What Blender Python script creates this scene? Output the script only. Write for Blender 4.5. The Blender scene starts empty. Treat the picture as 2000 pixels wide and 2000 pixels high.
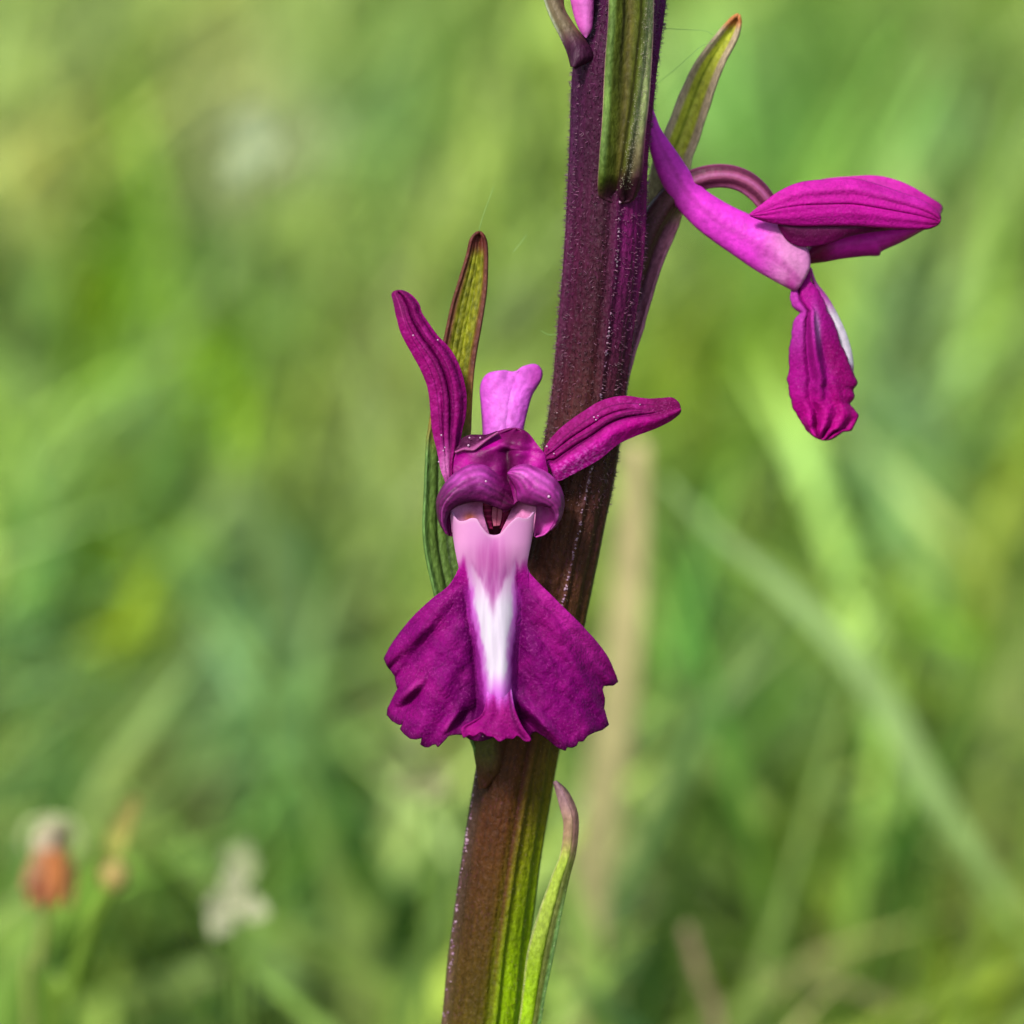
import bpy, math, random
import numpy as np
from mathutils import Vector
random.seed(7)
rng = np.random.default_rng(7)
SC = bpy.context.scene
COL = SC.collection

# ------------------------------------------------------------------ camera
S = 0.072 / 2000.0            # metres per photo pixel in the plane of focus
D = 0.30                      # camera to plane of focus
PITCH = math.radians(18)
ZF = 0.187                    # height of the plane's centre above the soil
FWD = np.array([0, math.cos(PITCH), -math.sin(PITCH)])
UP = np.array([0, math.sin(PITCH), math.cos(PITCH)])
RT = np.array([1.0, 0, 0])
CAM = np.array([0, 0, ZF]) - FWD * D
cd = bpy.data.cameras.new('camera')
cam = bpy.data.objects.new('camera', cd); COL.objects.link(cam)
cam.location = CAM
cam.rotation_euler = (math.pi / 2 - PITCH, 0, 0)
cd.sensor_width = 36; cd.lens = 150
cd.clip_start = 0.01; cd.clip_end = 1500
cd.dof.use_dof = True
cd.dof.focus_distance = D - 45 * S
cd.dof.aperture_fstop = 23
SC.camera = cam

# ------------------------------------------------------------------ world, sun, exposure
SUN_EL, SUN_AZ = math.radians(52), math.radians(215)     # azimuth: direction the light comes from, clockwise from +Y
wd = bpy.data.worlds.new("World"); SC.world = wd; wd.use_nodes = True
nt = wd.node_tree; bg = nt.nodes['Background']
sky = nt.nodes.new('ShaderNodeTexSky'); sky.sky_type = 'NISHITA'; sky.sun_disc = False
sky.sun_elevation = SUN_EL; sky.sun_rotation = SUN_AZ
sky.air_density = 1.0; sky.dust_density = 3.0; sky.ozone_density = 0.6
nt.links.new(sky.outputs[0], bg.inputs[0]); bg.inputs[1].default_value = 0.10
sl = bpy.data.lights.new('sun', 'SUN'); sl.energy = 2.8; sl.angle = math.radians(11); sl.color = (1, .96, .9)
so = bpy.data.objects.new('sun', sl); COL.objects.link(so)
sdir = Vector((math.sin(SUN_AZ) * math.cos(SUN_EL), math.cos(SUN_AZ) * math.cos(SUN_EL), math.sin(SUN_EL)))
so.rotation_euler = sdir.to_track_quat('Z', 'Y').to_euler(); so.location = (0, 0, 3)
SC.view_settings.view_transform = 'Standard'; SC.view_settings.look = 'None'
SC.view_settings.exposure = 1.5; SC.view_settings.gamma = 1
SC.render.engine = 'CYCLES'
SC.cycles.use_denoising = True
SC.cycles.max_bounces = 8; SC.cycles.diffuse_bounces = 4; SC.cycles.transmission_bounces = 4
SC.cycles.caustics_reflective = False; SC.cycles.caustics_refractive = False

# ------------------------------------------------------------------ helpers
def lin(c):
    c = np.asarray(c, float) / 255.0
    c = np.clip(c, 0, 1)
    return np.where(c <= .04045, c / 12.92, ((c + .055) / 1.055) ** 2.4)

def P(px, py, w):
    """a point at depth w (photo pixels, towards the camera) seen at photo pixel px, py"""
    px, py, w = np.broadcast_arrays(np.asarray(px, float), np.asarray(py, float), np.asarray(w, float))
    dist = D - w * S
    k = S * dist / D
    return (CAM + dist[..., None] * FWD + ((px - 1000) * k)[..., None] * RT + ((1000 - py) * k)[..., None] * UP)

def proj(X):
    v = X - CAM
    z = v @ FWD
    return 1000 + (v @ RT) / z * D / S, 1000 - (v @ UP) / z * D / S, z - D

def resample(pts, n, smooth=True):
    p = np.asarray(pts, float)
    if smooth and len(p) > 2:                      # Catmull-Rom
        q = np.vstack([2 * p[0] - p[1], p, 2 * p[-1] - p[-2]])
        out = []
        for i in range(1, len(q) - 2):
            t = np.linspace(0, 1, 12, endpoint=False)[:, None]
            a, b, c, d = q[i - 1], q[i], q[i + 1], q[i + 2]
            out.append(.5 * (2 * b + (c - a) * t + (2 * a - 5 * b + 4 * c - d) * t ** 2 + (3 * b - a - 3 * c + d) * t ** 3))
        p = np.vstack(out + [p[-1:]])
    s = np.r_[0, np.cumsum(np.linalg.norm(np.diff(p, axis=0), axis=1))]
    s /= s[-1]
    t = np.linspace(0, 1, n)
    return np.stack([np.interp(t, s, p[:, k]) for k in range(p.shape[1])], 1)

_ph = rng.uniform(0, 6.28, (8, 6))
def wob(x, y, f, seed=0):
    """smooth organic wobble in about -1..1"""
    r = 0
    a = 1.0
    for o in range(3):
        k = _ph[(seed + o) % 8]
        ff = f * 1.9 ** o
        r = r + a * (np.sin(x * ff + k[0] + 1.3 * np.sin(y * ff * .7 + k[1])) * np.cos(y * ff * .9 + k[2] + 1.1 * np.sin(x * ff * .6 + k[3])))
        a *= .5
    return r / 1.5

def G(x, y, cx, cy, rx, ry, ang=0):
    a = math.radians(ang)
    dx, dy = x - cx, y - cy
    X = dx * math.cos(a) + dy * math.sin(a); Y = -dx * math.sin(a) + dy * math.cos(a)
    return np.exp(-(X / rx) ** 2 - (Y / ry) ** 2)

def mix(a, b, t):
    a = np.asarray(a, float); b = np.asarray(b, float); t = np.clip(np.asarray(t, float), 0, 1)[..., None]
    return a * (1 - t) + b * t

def sstep(a, b, x):
    t = np.clip((x - a) / (b - a), 0, 1)
    return t * t * (3 - 2 * t)

def mesh_np(name, V, F, mat, parent=None, col=None, smooth=True):
    me = bpy.data.meshes.new(name)
    V = np.asarray(V, np.float64)
    org = np.array(parent_world(parent)) if parent is not None else np.zeros(3)
    V = V - org
    F = np.asarray(F)
    nf, k = F.shape
    me.vertices.add(len(V)); me.vertices.foreach_set('co', V.astype(np.float32).ravel())
    me.loops.add(nf * k); me.loops.foreach_set('vertex_index', F.astype(np.int32).ravel())
    me.polygons.add(nf)
    me.polygons.foreach_set('loop_start', (np.arange(nf) * k).astype(np.int32))
    me.polygons.foreach_set('use_smooth', np.full(nf, smooth))
    me.update(calc_edges=True)
    if col is not None:
        at = me.color_attributes.new('pigment', 'FLOAT_COLOR', 'POINT')
        c4 = np.ones((len(V), 4), np.float32); c4[:, :np.shape(col)[1]] = col
        at.data.foreach_set('color', c4.ravel())
    me.validate()
    me.materials.append(mat)
    o = bpy.data.objects.new(name, me); COL.objects.link(o)
    if parent is not None: o.parent = parent
    return o

def parent_world(p):
    l = Vector((0, 0, 0))
    while p is not None:
        l = l + p.location; p = p.parent
    return l

def grid_faces(nv, nu, closed=False):
    i = np.arange(nv - 1)[:, None]
    j = np.arange(nu if closed else nu - 1)[None, :]
    j2 = (j + 1) % nu
    return np.stack([i * nu + j, i * nu + j2, (i + 1) * nu + j2, (i + 1) * nu + j], -1).reshape(-1, 4)

def solid(o, t_px):
    m = o.modifiers.new('thickness', 'SOLIDIFY'); m.thickness = t_px * S; m.offset = 0
    return o

def sheet(name, L, R, wf, cf, mat, parent, nu=60, nv=120, thick=5, bow=None, edge=None):
    """a petal or leaf: left and right edge in photo pixels, depth wf(u,v,x,y), pigment cf(u,v,x,y)"""
    l = resample(L, nv); r = resample(R, nv)
    u = np.linspace(-1, 1, nu)[None, :]; v = np.linspace(0, 1, nv)[:, None]
    U, V = np.broadcast_arrays(u, v)
    t = (U + 1) / 2
    X = l[:, None, 0] * (1 - t) + r[:, None, 0] * t
    Y = l[:, None, 1] * (1 - t) + r[:, None, 1] * t
    if bow is not None:
        dx, dy = bow(U, V); X = X + dx; Y = Y + dy
    if edge:
        e = np.abs(U) ** 6 * edge
        nx = (r - l)[:, None, :]; ln = np.linalg.norm(nx, axis=2) + 1e-6
        q = wob(V * 40, U * 2, 1.0, 3) * e * np.sign(U)
        X = X + q * nx[..., 0] / ln; Y = Y + q * nx[..., 1] / ln
    W = wf(U, V, X, Y) + 0 * X
    C = lin(cf(U, V, X, Y) + 0 * X[..., None])
    o = mesh_np(name, P(X, Y, W).reshape(-1, 3), grid_faces(nv, nu), mat, parent, C.reshape(-1, 3))
    return solid(o, thick) if thick else o

def tube(name, L, R, wc, cf, mat, parent, nr=40, nv=100, depth=1.0, rib=None, cap=True):
    """a closed round body between a left and a right outline; wc(v) depth of its axis"""
    l = resample(L, nv); r = resample(R, nv)
    v = np.linspace(0, 1, nv)[:, None]
    th = (np.arange(nr) / nr * 2 * math.pi)[None, :]
    TH, V = np.broadcast_arrays(th, v)
    half = np.linalg.norm(r - l, axis=1)[:, None] / 2
    k = 1.0 if rib is None else rib(TH, V)
    cx, cy = (l[:, None, 0] + r[:, None, 0]) / 2, (l[:, None, 1] + r[:, None, 1]) / 2
    hx, hy = (r[:, None, 0] - l[:, None, 0]) / 2, (r[:, None, 1] - l[:, None, 1]) / 2
    X = cx + hx * np.cos(TH) * k; Y = cy + hy * np.cos(TH) * k
    W = wc(v) + half * np.sin(TH) * depth * k
    C = lin(cf(TH, V, X, Y) + 0 * X[..., None])
    pts = P(X, Y, W).reshape(-1, 3); F = grid_faces(nv, nr, True); Cc = C.reshape(-1, 3)
    return mesh_np(name, pts, F, mat, parent, Cc)

def spine(name, C, rad, wc, cf, mat, parent, **kw):
    """a tube given by centre line and radii in photo pixels"""
    c = resample(C, 60); t = np.gradient(c, axis=0); t /= np.linalg.norm(t, axis=1)[:, None] + 1e-9
    n = np.stack([-t[:, 1], t[:, 0]], 1)
    rr = np.interp(np.linspace(0, 1, 60), np.linspace(0, 1, len(rad)), rad)[:, None]
    return tube(name, c + n * rr, c - n * rr, wc, cf, mat, parent, **kw)

def const(c):
    return lambda u, v, x, y: np.broadcast_to(np.asarray(c, float), x.shape + (3,))

def hairs(name, base, nrm, length, rad, mat, parent, col, bend=0.3):
    """tiny cones standing on a surface, one joined part of kind stuff"""
    n = len(base)
    a = rng.normal(size=(n, 3)); a -= (a * nrm).sum(1)[:, None] * nrm; a /= np.linalg.norm(a, axis=1)[:, None]
    b = np.cross(nrm, a)
    r = rad[:, None]; l = length[:, None]
    V = [base + r * (a * math.cos(t) + b * math.sin(t)) for t in (0, 2.09, 4.19)]
    mid = base + nrm * l * .6 + a * l * bend * .35
    V += [mid + r * .55 * (a * math.cos(t) + b * math.sin(t)) for t in (0, 2.09, 4.19)]
    tip = base + nrm * l + a * l * bend
    V += [tip]
    V = np.stack(V, 1).reshape(-1, 3)
    k = np.arange(n)[:, None] * 7
    F = []
    for q in range(3):
        q2 = (q + 1) % 3
        F += [[q, q2, 3 + q2], [q, 3 + q2, 3 + q], [3 + q, 3 + q2, 6]]
    F = (k[:, None, :] + np.array(F)[None]).reshape(-1, 3)
    c = np.repeat(col, 7, axis=0)
    o = mesh_np(name, V, F, mat, parent, c); o['kind'] = 'stuff'
    return o

# ------------------------------------------------------------------ materials
def material(name, rough=.5, spec=.35, trans=.25, sss=0.0, speck=.25, speck_scale=3500, bump=.15, bump_scale=2500, stretch=(1, 1, 1), sheen=0.0, light=1.0, fleck=0.0):
    m = bpy.data.materials.new(name); m.use_nodes = True
    n = m.node_tree.nodes; L = m.node_tree.links; b = n['Principled BSDF']; out = n['Material Output']
    at = n.new('ShaderNodeAttribute'); at.attribute_name = 'pigment'
    tc = n.new('ShaderNodeTexCoord'); mp = n.new('ShaderNodeMapping'); mp.inputs['Scale'].default_value = stretch
    L.new(tc.outputs['Object'], mp.inputs[0])
    nz = n.new('ShaderNodeTexNoise'); nz.inputs['Scale'].default_value = speck_scale; nz.inputs['Detail'].default_value = 3; nz.inputs['Roughness'].default_value = .65
    L.new(mp.outputs[0], nz.inputs['Vector'])
    n2 = n.new('ShaderNodeTexNoise'); n2.inputs['Scale'].default_value = speck_scale * .12; n2.inputs['Detail'].default_value = 2
    L.new(mp.outputs[0], n2.inputs['Vector'])
    mr = n.new('ShaderNodeMapRange'); mr.inputs['From Min'].default_value = .3; mr.inputs['From Max'].default_value = .72
    mr.inputs['To Min'].default_value = light * (1 - speck); mr.inputs['To Max'].default_value = light * (1 + speck * 1.3)
    L.new(nz.outputs['Fac'], mr.inputs['Value'])
    mr2 = n.new('ShaderNodeMapRange'); mr2.inputs['From Min'].default_value = .3; mr2.inputs['From Max'].default_value = .7
    mr2.inputs['To Min'].default_value = 1 - speck * .6; mr2.inputs['To Max'].default_value = 1 + speck * .6
    L.new(n2.outputs['Fac'], mr2.inputs['Value'])
    mu = n.new('ShaderNodeMath'); mu.operation = 'MULTIPLY'; L.new(mr.outputs[0], mu.inputs[0]); L.new(mr2.outputs[0], mu.inputs[1])
    mxa = n.new('ShaderNodeMix'); mxa.data_type = 'FLOAT'; mxa.inputs['A'].default_value = light
    L.new(at.outputs['Alpha'], mxa.inputs['Factor']); L.new(mu.outputs[0], mxa.inputs['B'])
    vm = n.new('ShaderNodeVectorMath'); vm.operation = 'SCALE'; L.new(at.outputs['Color'], vm.inputs[0]); L.new(mxa.outputs['Result'], vm.inputs['Scale'])
    if fleck:
        nf = n.new('ShaderNodeTexNoise'); nf.inputs['Scale'].default_value = 6500; nf.inputs['Detail'].default_value = 2
        L.new(mp.outputs[0], nf.inputs['Vector'])
        nl = n.new('ShaderNodeTexNoise'); nl.inputs['Scale'].default_value = 420; nl.inputs['Detail'].default_value = 3
        L.new(mp.outputs[0], nl.inputs['Vector'])
        f1 = n.new('ShaderNodeMapRange'); f1.inputs['From Min'].default_value = .56; f1.inputs['From Max'].default_value = .7; L.new(nf.outputs['Fac'], f1.inputs['Value'])
        f2 = n.new('ShaderNodeMapRange'); f2.inputs['From Min'].default_value = .35; f2.inputs['From Max'].default_value = .65; f2.inputs['To Min'].default_value = .2; L.new(nl.outputs['Fac'], f2.inputs['Value'])
        f3 = n.new('ShaderNodeMath'); f3.operation = 'MULTIPLY'; L.new(f1.outputs[0], f3.inputs[0]); L.new(f2.outputs[0], f3.inputs[1])
        f4 = n.new('ShaderNodeMath'); f4.operation = 'MULTIPLY'; L.new(f3.outputs[0], f4.inputs[0]); L.new(at.outputs['Alpha'], f4.inputs[1])
        f5 = n.new('ShaderNodeMath'); f5.operation = 'MULTIPLY'; f5.inputs[1].default_value = fleck; L.new(f4.outputs[0], f5.inputs[0])
        fm = n.new('ShaderNodeMix'); fm.data_type = 'RGBA'; fm.inputs['B'].default_value = (.62 * light, .10 * light, .46 * light, 1)
        L.new(f5.outputs[0], fm.inputs['Factor']); L.new(vm.outputs[0], fm.inputs['A']); vm = fm
        vout = fm.outputs['Result']
    else:
        vout = vm.outputs[0]
    L.new(vout, b.inputs['Base Color'])
    b.inputs['Roughness'].default_value = rough; b.inputs['Specular IOR Level'].default_value = spec
    if sheen:
        b.inputs['Sheen Weight'].default_value = sheen; b.inputs['Sheen Roughness'].default_value = .4; b.inputs['Sheen Tint'].default_value = (1, .75, .95, 1)
    if sss:
        b.inputs['Subsurface Weight'].default_value = sss; b.inputs['Subsurface Scale'].default_value = .001
        b.inputs['Subsurface Radius'].default_value = (1, .5, .8)
    if bump:
        nb = n.new('ShaderNodeTexNoise'); nb.inputs['Scale'].default_value = bump_scale; nb.inputs['Detail'].default_value = 4
        L.new(mp.outputs[0], nb.inputs['Vector'])
        bp = n.new('ShaderNodeBump'); bp.inputs['Strength'].default_value = bump; bp.inputs['Distance'].default_value = .0004
        mb = n.new('ShaderNodeMath'); mb.operation = 'MULTIPLY'; mb.inputs[1].default_value = bump; L.new(at.outputs['Alpha'], mb.inputs[0]); L.new(mb.outputs[0], bp.inputs['Strength'])
        L.new(nb.outputs['Fac'], bp.inputs['Height']); L.new(bp.outputs[0], b.inputs['Normal'])
    if trans:
        t = n.new('ShaderNodeBsdfTranslucent'); L.new(vout, t.inputs['Color'])
        ms = n.new('ShaderNodeMixShader'); ms.inputs[0].default_value = trans
        L.new(b.outputs[0], ms.inputs[1]); L.new(t.outputs[0], ms.inputs[2]); L.new(ms.outputs[0], out.inputs['Surface'])
    return m

LIGHT = 0.55
M_petal = material('petal', rough=.6, spec=.05, fleck=.24, trans=.3, speck=.18, speck_scale=3800, bump=.3, bump_scale=5200, sheen=.0, light=LIGHT)
M_smooth = material('smooth_petal', rough=.45, spec=.12, trans=.3, speck=.16, speck_scale=2600, bump=.22, bump_scale=2200, sheen=.0, fleck=.12, light=LIGHT)
M_stem = material('stem_skin', fleck=.06, rough=.55, spec=.09, trans=0, speck=.28, speck_scale=3800, bump=.5, bump_scale=3500, stretch=(1, 1, .55), light=LIGHT * .8)
M_leaf = material('bract_skin', rough=.5, spec=.14, trans=.25, speck=.3, speck_scale=3200, bump=.4, bump_scale=3500, stretch=(1, 1, .5), light=LIGHT)
M_hair = material('hair', rough=.35, spec=.5, trans=.3, speck=0, bump=0, light=LIGHT)
M_grass = material('grass_blade', rough=.5, spec=.25, trans=.5, speck=.12, speck_scale=60, bump=0)
M_dry = material('dry_plant', rough=.7, spec=.2, trans=.3, speck=.25, speck_scale=300, bump=.2, bump_scale=500, light=.6)
M_silk = material('spider_silk', rough=.3, spec=.6, trans=.4, speck=0, bump=0, light=LIGHT)

# ------------------------------------------------------------------ the orchid
base_pt = P(520, 6560, -1650)
orchid = bpy.data.objects.new('orchid', None); COL.objects.link(orchid)
orchid.empty_display_size = .01
orchid.location = (base_pt[0], base_pt[1], 0)
orchid['label'] = 'purple flowered orchid with dark maroon stem standing upright in the meadow'
orchid['category'] = 'orchid'

def part(name, parent, label=None):
    e = bpy.data.objects.new(name, None); COL.objects.link(e); e.parent = parent; e.empty_display_size = .005
    if label: e['label'] = label
    return e

# ---- stem
SY = [-560, -300, 0, 60, 124, 310, 500, 770, 916, 1100, 1224, 1500, 1700, 1866, 2000, 2400, 3200, 4500, 6560]
SLx = [1225, 1195, 1160, 1140, 1117, 1111, 1101, 1078, 1054, 1015, 988, 929, 898, 875, 862, 790, 660, 500, 430]
SRx = [1275, 1320, 1302, 1294, 1285, 1265, 1259, 1222, 1204, 1166, 1141, 1086, 1053, 1032, 1021, 956, 835, 690, 640]
def stem_w(y):
    return np.interp(y, [-560, 2000, 3000, 6560], [60, -205, -330, -1650]) 
sy = np.interp(np.linspace(0, 1, 420), [0, .8, 1], [-560, 2300, 6560])
sl_ = np.interp(sy, SY, SLx); sr_ = np.interp(sy, SY, SRx)
kern = np.hanning(19); kern /= kern.sum()
def smo(a): return np.convolve(np.r_[np.full(9, a[0]), a, np.full(9, a[-1])], kern, 'valid')
sl_ = smo(sl_); sr_ = smo(sr_)
NR = 160
th = np.arange(NR) / NR * 2 * math.pi
TH, YY = np.meshgrid(th, sy)
def angd(a, b): return (a - b + math.pi) % (2 * math.pi) - math.pi
RIDGES = [math.radians(a) for a in (71, 156, 245, 325, 20)]
def stem_rib(T, Y):
    k = np.ones_like(T)
    for i, r in enumerate(RIDGES):
        d = angd(T, r + .05 * np.sin(Y / 300 + i))
        k = k + .055 * np.exp(-(d / .07) ** 2) - .055 * np.exp(-((np.abs(d) - .17) / .1) ** 2)
    k = k + .006 * np.sin(T * 23 + Y / 500) + .006 * np.sin(T * 37 + Y / 300)
    k = k + .006 * wob(T * 3, Y / 120, 1.0, 2)
    return k
cx = ((sl_ + sr_) / 2)[:, None]; hw = ((sr_ - sl_) / 2)[:, None]
K = stem_rib(TH, YY)
SX = cx + hw * np.cos(TH) * K
SW = stem_w(YY) + hw * np.sin(TH) * K
yk = [-560, 0, 300, 450, 650, 850, 1050, 1200, 1460, 1600, 1750, 1900, 2050, 2600, 6560]
cols = {  # left edge, mid left, centre, right of ridge, right edge
    'a': [(62, 30, 60), (62, 28, 60), (66, 26, 56), (72, 28, 54), (80, 34, 60), (74, 44, 44), (86, 52, 46), (90, 56, 44), (78, 58, 66), (76, 56, 66), (84, 62, 68), (96, 74, 68), (110, 86, 70), (120, 130, 60), (110, 140, 60)],
    'b': [(62, 14, 50), (62, 14, 48), (60, 22, 44), (68, 14, 44), (66, 20, 38), (76, 40, 36), (86, 46, 34), (92, 52, 32), (74, 42, 26), (86, 42, 22), (78, 44, 16), (80, 54, 10), (88, 66, 10), (100, 120, 20), (110, 140, 60)],
    'c': [(60, 24, 50), (60, 22, 48), (58, 24, 40), (56, 28, 34), (60, 28, 32), (78, 42, 32), (88, 50, 34), (96, 58, 32), (96, 50, 26), (98, 50, 22), (88, 54, 14), (88, 64, 6), (96, 84, 4), (105, 135, 20), (110, 140, 60)],
    'd': [(80, 24, 68), (84, 22, 70), (100, 18, 74), (104, 18, 80), (80, 22, 56), (74, 40, 36), (80, 44, 34), (88, 54, 28), (104, 70, 26), (112, 84, 16), (112, 98, 6), (122, 138, 2), (130, 160, 0), (115, 145, 20), (110, 140, 60)],
    'e': [(92, 36, 84), (96, 36, 88), (120, 26, 84), (112, 26, 82), (88, 28, 64), (72, 38, 38), (74, 42, 34), (84, 58, 26), (112, 92, 26), (124, 110, 12), (128, 138, 6), (134, 160, 2), (140, 172, 4), (120, 150, 20), (110, 140, 60)]}
fk = [0, .2, .5, .72, 1.0]
tab = np.array([cols[k] for k in 'abcde'], float)           # 5, ny, 3
ff = (np.cos(TH) + 1) / 2
ff = np.where(np.sin(TH) < 0, ff, ff)
colr = np.stack([np.interp(YY, yk, tab[i, :, ch]) for i in range(5) for ch in range(3)], -1).reshape(*YY.shape, 5, 3)
wts = np.stack([np.interp(ff, fk, np.eye(5)[i]) for i in range(5)], -1)
SCOL = (colr * wts[..., None]).sum(2)
SCOL = SCOL * np.interp(YY, [0, 900, 1400, 2000], [1, .96, .95, 1.0])[..., None] 
SCOL = SCOL * mix(np.broadcast_to(np.array([1.0, .72, 1.06]), SCOL.shape), (.94, .9, .9), sstep(550, 900, YY)) * mix(np.broadcast_to(np.array([1., 1., 1.]), SCOL.shape), (.93, 1.04, .8), sstep(1350, 1600, YY))
SCOL = mix(SCOL, (150, 190, 4), sstep(1450, 1980, YY) * sstep(.42, .95, ff) * .9)
# fine lengthwise streaks and the dark red groove that runs beside the front ridge
st = .5 * np.sin(TH * 31 + 2 * np.sin(TH * 7)) + .5 * np.sin(TH * 53 + YY / 260)
SCOL = SCOL * (1 + .09 * st)[..., None]
gro = np.exp(-(angd(TH, RIDGES[0] + .1) / .05) ** 2) * sstep(1300, 1420, YY) * sstep(2100, 1700, YY)
SCOL = mix(SCOL, (64, 12, 26), .5 * gro)
rid = np.exp(-(angd(TH, RIDGES[0] + .0) / .03) ** 2) * sstep(350, 420, YY) * sstep(1300, 1200, YY) + np.exp(-(angd(TH, RIDGES[1]) / .03) ** 2) * sstep(1300, 1450, YY)
SCOL = mix(SCOL, (150, 100, 130), .4 * rid * (.5 + .5 * np.sin(YY / 7)))
SPTS = P(SX, YY, SW)
stem = mesh_np('stem', SPTS.reshape(-1, 3), grid_faces(len(sy), NR, True), M_stem, orchid, lin(SCOL).reshape(-1, 3))

# papillae on the stem
dU = np.roll(SPTS, -1, 1) - np.roll(SPTS, 1, 1); dV = np.gradient(SPTS, axis=0)
SN = np.cross(dV, dU); SN /= np.linalg.norm(SN, axis=2)[..., None]
ctr = P(cx, YY, stem_w(YY))
SN *= np.sign(((SPTS - ctr) * SN).sum(2))[..., None]
def stem_sample(n, y0, y1, t0, t1):
    i = np.clip(np.searchsorted(sy, rng.uniform(y0, y1, n)), 1, len(sy) - 1)
    fr = rng.random(n)[:, None]
    j = (rng.uniform(t0, t1, n) / (2 * math.pi) * NR).astype(int) % NR
    fj = rng.random(n)[:, None]
    p = (SPTS[i - 1, j] * (1 - fr) + SPTS[i, j] * fr) * (1 - fj) + fj * (SPTS[i - 1, (j + 1) % NR] * (1 - fr) + SPTS[i, (j + 1) % NR] * fr)
    return p, SN[i, j], i, j
p1, n1, i1, j1 = stem_sample(9000, -300, 1000, 0, 6.283)
p2, n2, i2, j2 = stem_sample(3500, 1000, 2300, 0, 6.283)
p3, n3, i3, j3 = stem_sample(110, 380, 1230, RIDGES[0] - .03, RIDGES[0] + .02)
p4, n4, i4, j4 = stem_sample(110, 1300, 2100, RIDGES[1] - .04, RIDGES[1] + .04)
pp = np.vstack([p1, p2, p3, p4]); nn = np.vstack([n1, n2, n3, n4])
ii = np.r_[i1, i2, i3, i4]; jj = np.r_[j1, j2, j3, j4]
nh = len(pp)
ln = np.r_[rng.uniform(4, 10, 9000), rng.uniform(2, 6, 3500), rng.uniform(2, 4, 110), rng.uniform(2, 4, 110)] * S
rd = np.r_[rng.uniform(.6, 1.3, 9000), rng.uniform(.4, .9, 3500), rng.uniform(1.8, 4.2, 110), rng.uniform(1.8, 4.2, 110)] * S
lightcol = mix(np.broadcast_to(np.array([170., 95, 150]), (nh, 3)), (215, 170, 190), rng.random(nh))
lowc = np.array([170., 130, 80])
hc = mix(SCOL[ii, jj], lightcol, rng.uniform(.1, .85, nh) ** 1.6)
hc[9000:12500] = mix(SCOL[i2, j2], lowc, rng.uniform(.1, .7, 3500))
hc[12500:] = mix(np.broadcast_to(np.array([130., 80, 115]), (220, 3)), (215, 180, 205), rng.random(220))
nn = nn + rng.normal(size=nn.shape) * .35; nn /= np.linalg.norm(nn, axis=1)[:, None]
hairs('stem_hairs', pp, nn, ln, rd, M_hair, stem, lin(hc), .5)

# ---- front flower --------------------------------------------------------
fl = part('flower', orchid, 'front facing purple flower with white centred skirt shaped lip')
MAG = (138, 0, 108); DMAG = (96, 0, 74)

Ledge = [(884, 1000), (884, 1030), (889, 1065), (895, 1097), (897, 1109), (889, 1124), (874, 1146), (843, 1170), (812, 1199), (784, 1233), (762, 1264), (751, 1286)]
Redge = [(1043, 998), (1043, 1020), (1036, 1060), (1029, 1098), (1032, 1115), (1045, 1131), (1073, 1159), (1104, 1190), (1141, 1227), (1178, 1270), (1200, 1311), (1206, 1332)]
margin = [(751, 1286), (757, 1302), (764, 1309), (771, 1320), (776, 1342), (784, 1360), (767, 1373), (757, 1385), (756, 1396), (767, 1409), (781, 1416), (791, 1413), (782, 1424), (790, 1434), (802, 1443), (814, 1444), (824, 1441), (821, 1454), (829, 1459), (837, 1460), (845, 1455), (852, 1454), (855, 1459), (862, 1453), (869, 1446), (877, 1437), (890, 1435), (905, 1435), (917, 1443), (929, 1447), (939, 1448), (958, 1443), (968, 1437), (979, 1434), (989, 1438), (998, 1439), (1010, 1438), (1024, 1441), (1035, 1445), (1034, 1438), (1040, 1431), (1048, 1429), (1063, 1438), (1074, 1446), (1082, 1454), (1092, 1461), (1104, 1466), (1107, 1459), (1116, 1461), (1125, 1457), (1130, 1448), (1139, 1448), (1147, 1437), (1160, 1431), (1175, 1426), (1188, 1416), (1184, 1404), (1177, 1395), (1179, 1380), (1181, 1367), (1174, 1351), (1178, 1340), (1190, 1338), (1197, 1339), (1206, 1332)]
rim = [(884, 1000), (889, 1010), (897, 1017), (908, 1017), (921, 1012), (932, 1014), (940, 1027), (951, 1041), (964, 1045), (977, 1042), (990, 1028), (1001, 1017), (1011, 1010), (1022, 1012), (1032, 1010), (1043, 998)]
NU, NV = 300, 190
B0 = resample(rim, NU); B1 = resample(margin, NU, smooth=False)
def blur(a, n):
    k = np.hanning(2 * n + 1); k /= k.sum()
    q = np.vstack([2 * a[0] - a[n:0:-1], a, 2 * a[-1] - a[-2:-n - 2:-1]])
    return np.stack([np.convolve(q[:, i], k, 'valid') for i in range(2)], 1)
B0s = np.stack([np.linspace(884, 1043, NU), np.full(NU, 1000.)], 1); B0s = blur(B0, 40); B0s[0] = B0[0]; B0s[-1] = B0[-1]
B1s = blur(B1, 16)
e0 = B1[0] - B1s[0]; e1 = B1[-1] - B1s[-1]
CL = resample(Ledge, NV); CR = resample(Redge, NV)
u = np.linspace(0, 1, NU)[None, :, None]; v = np.linspace(0, 1, NV)[:, None, None]
def coons(b0, b1):
    return ((1 - v) * b0[None] + v * b1[None] + (1 - u) * CL[:, None] + u * CR[:, None]
            - ((1 - u) * (1 - v) * CL[0] + u * (1 - v) * CR[0] + (1 - u) * v * CL[-1] + u * v * CR[-1]))
B1s = B1s + (1 - u[0]) * e0 + u[0] * e1
XY = coons(B0s, B1s) + (B0 - B0s)[None] * (1 - v) ** 10 + (B1 - B1s)[None] * v ** 9
X, Y = XY[..., 0], XY[..., 1]
uu = np.broadcast_to(u[..., 0] * 2 - 1, X.shape); vv = np.broadcast_to(v[..., 0], X.shape)
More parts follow.
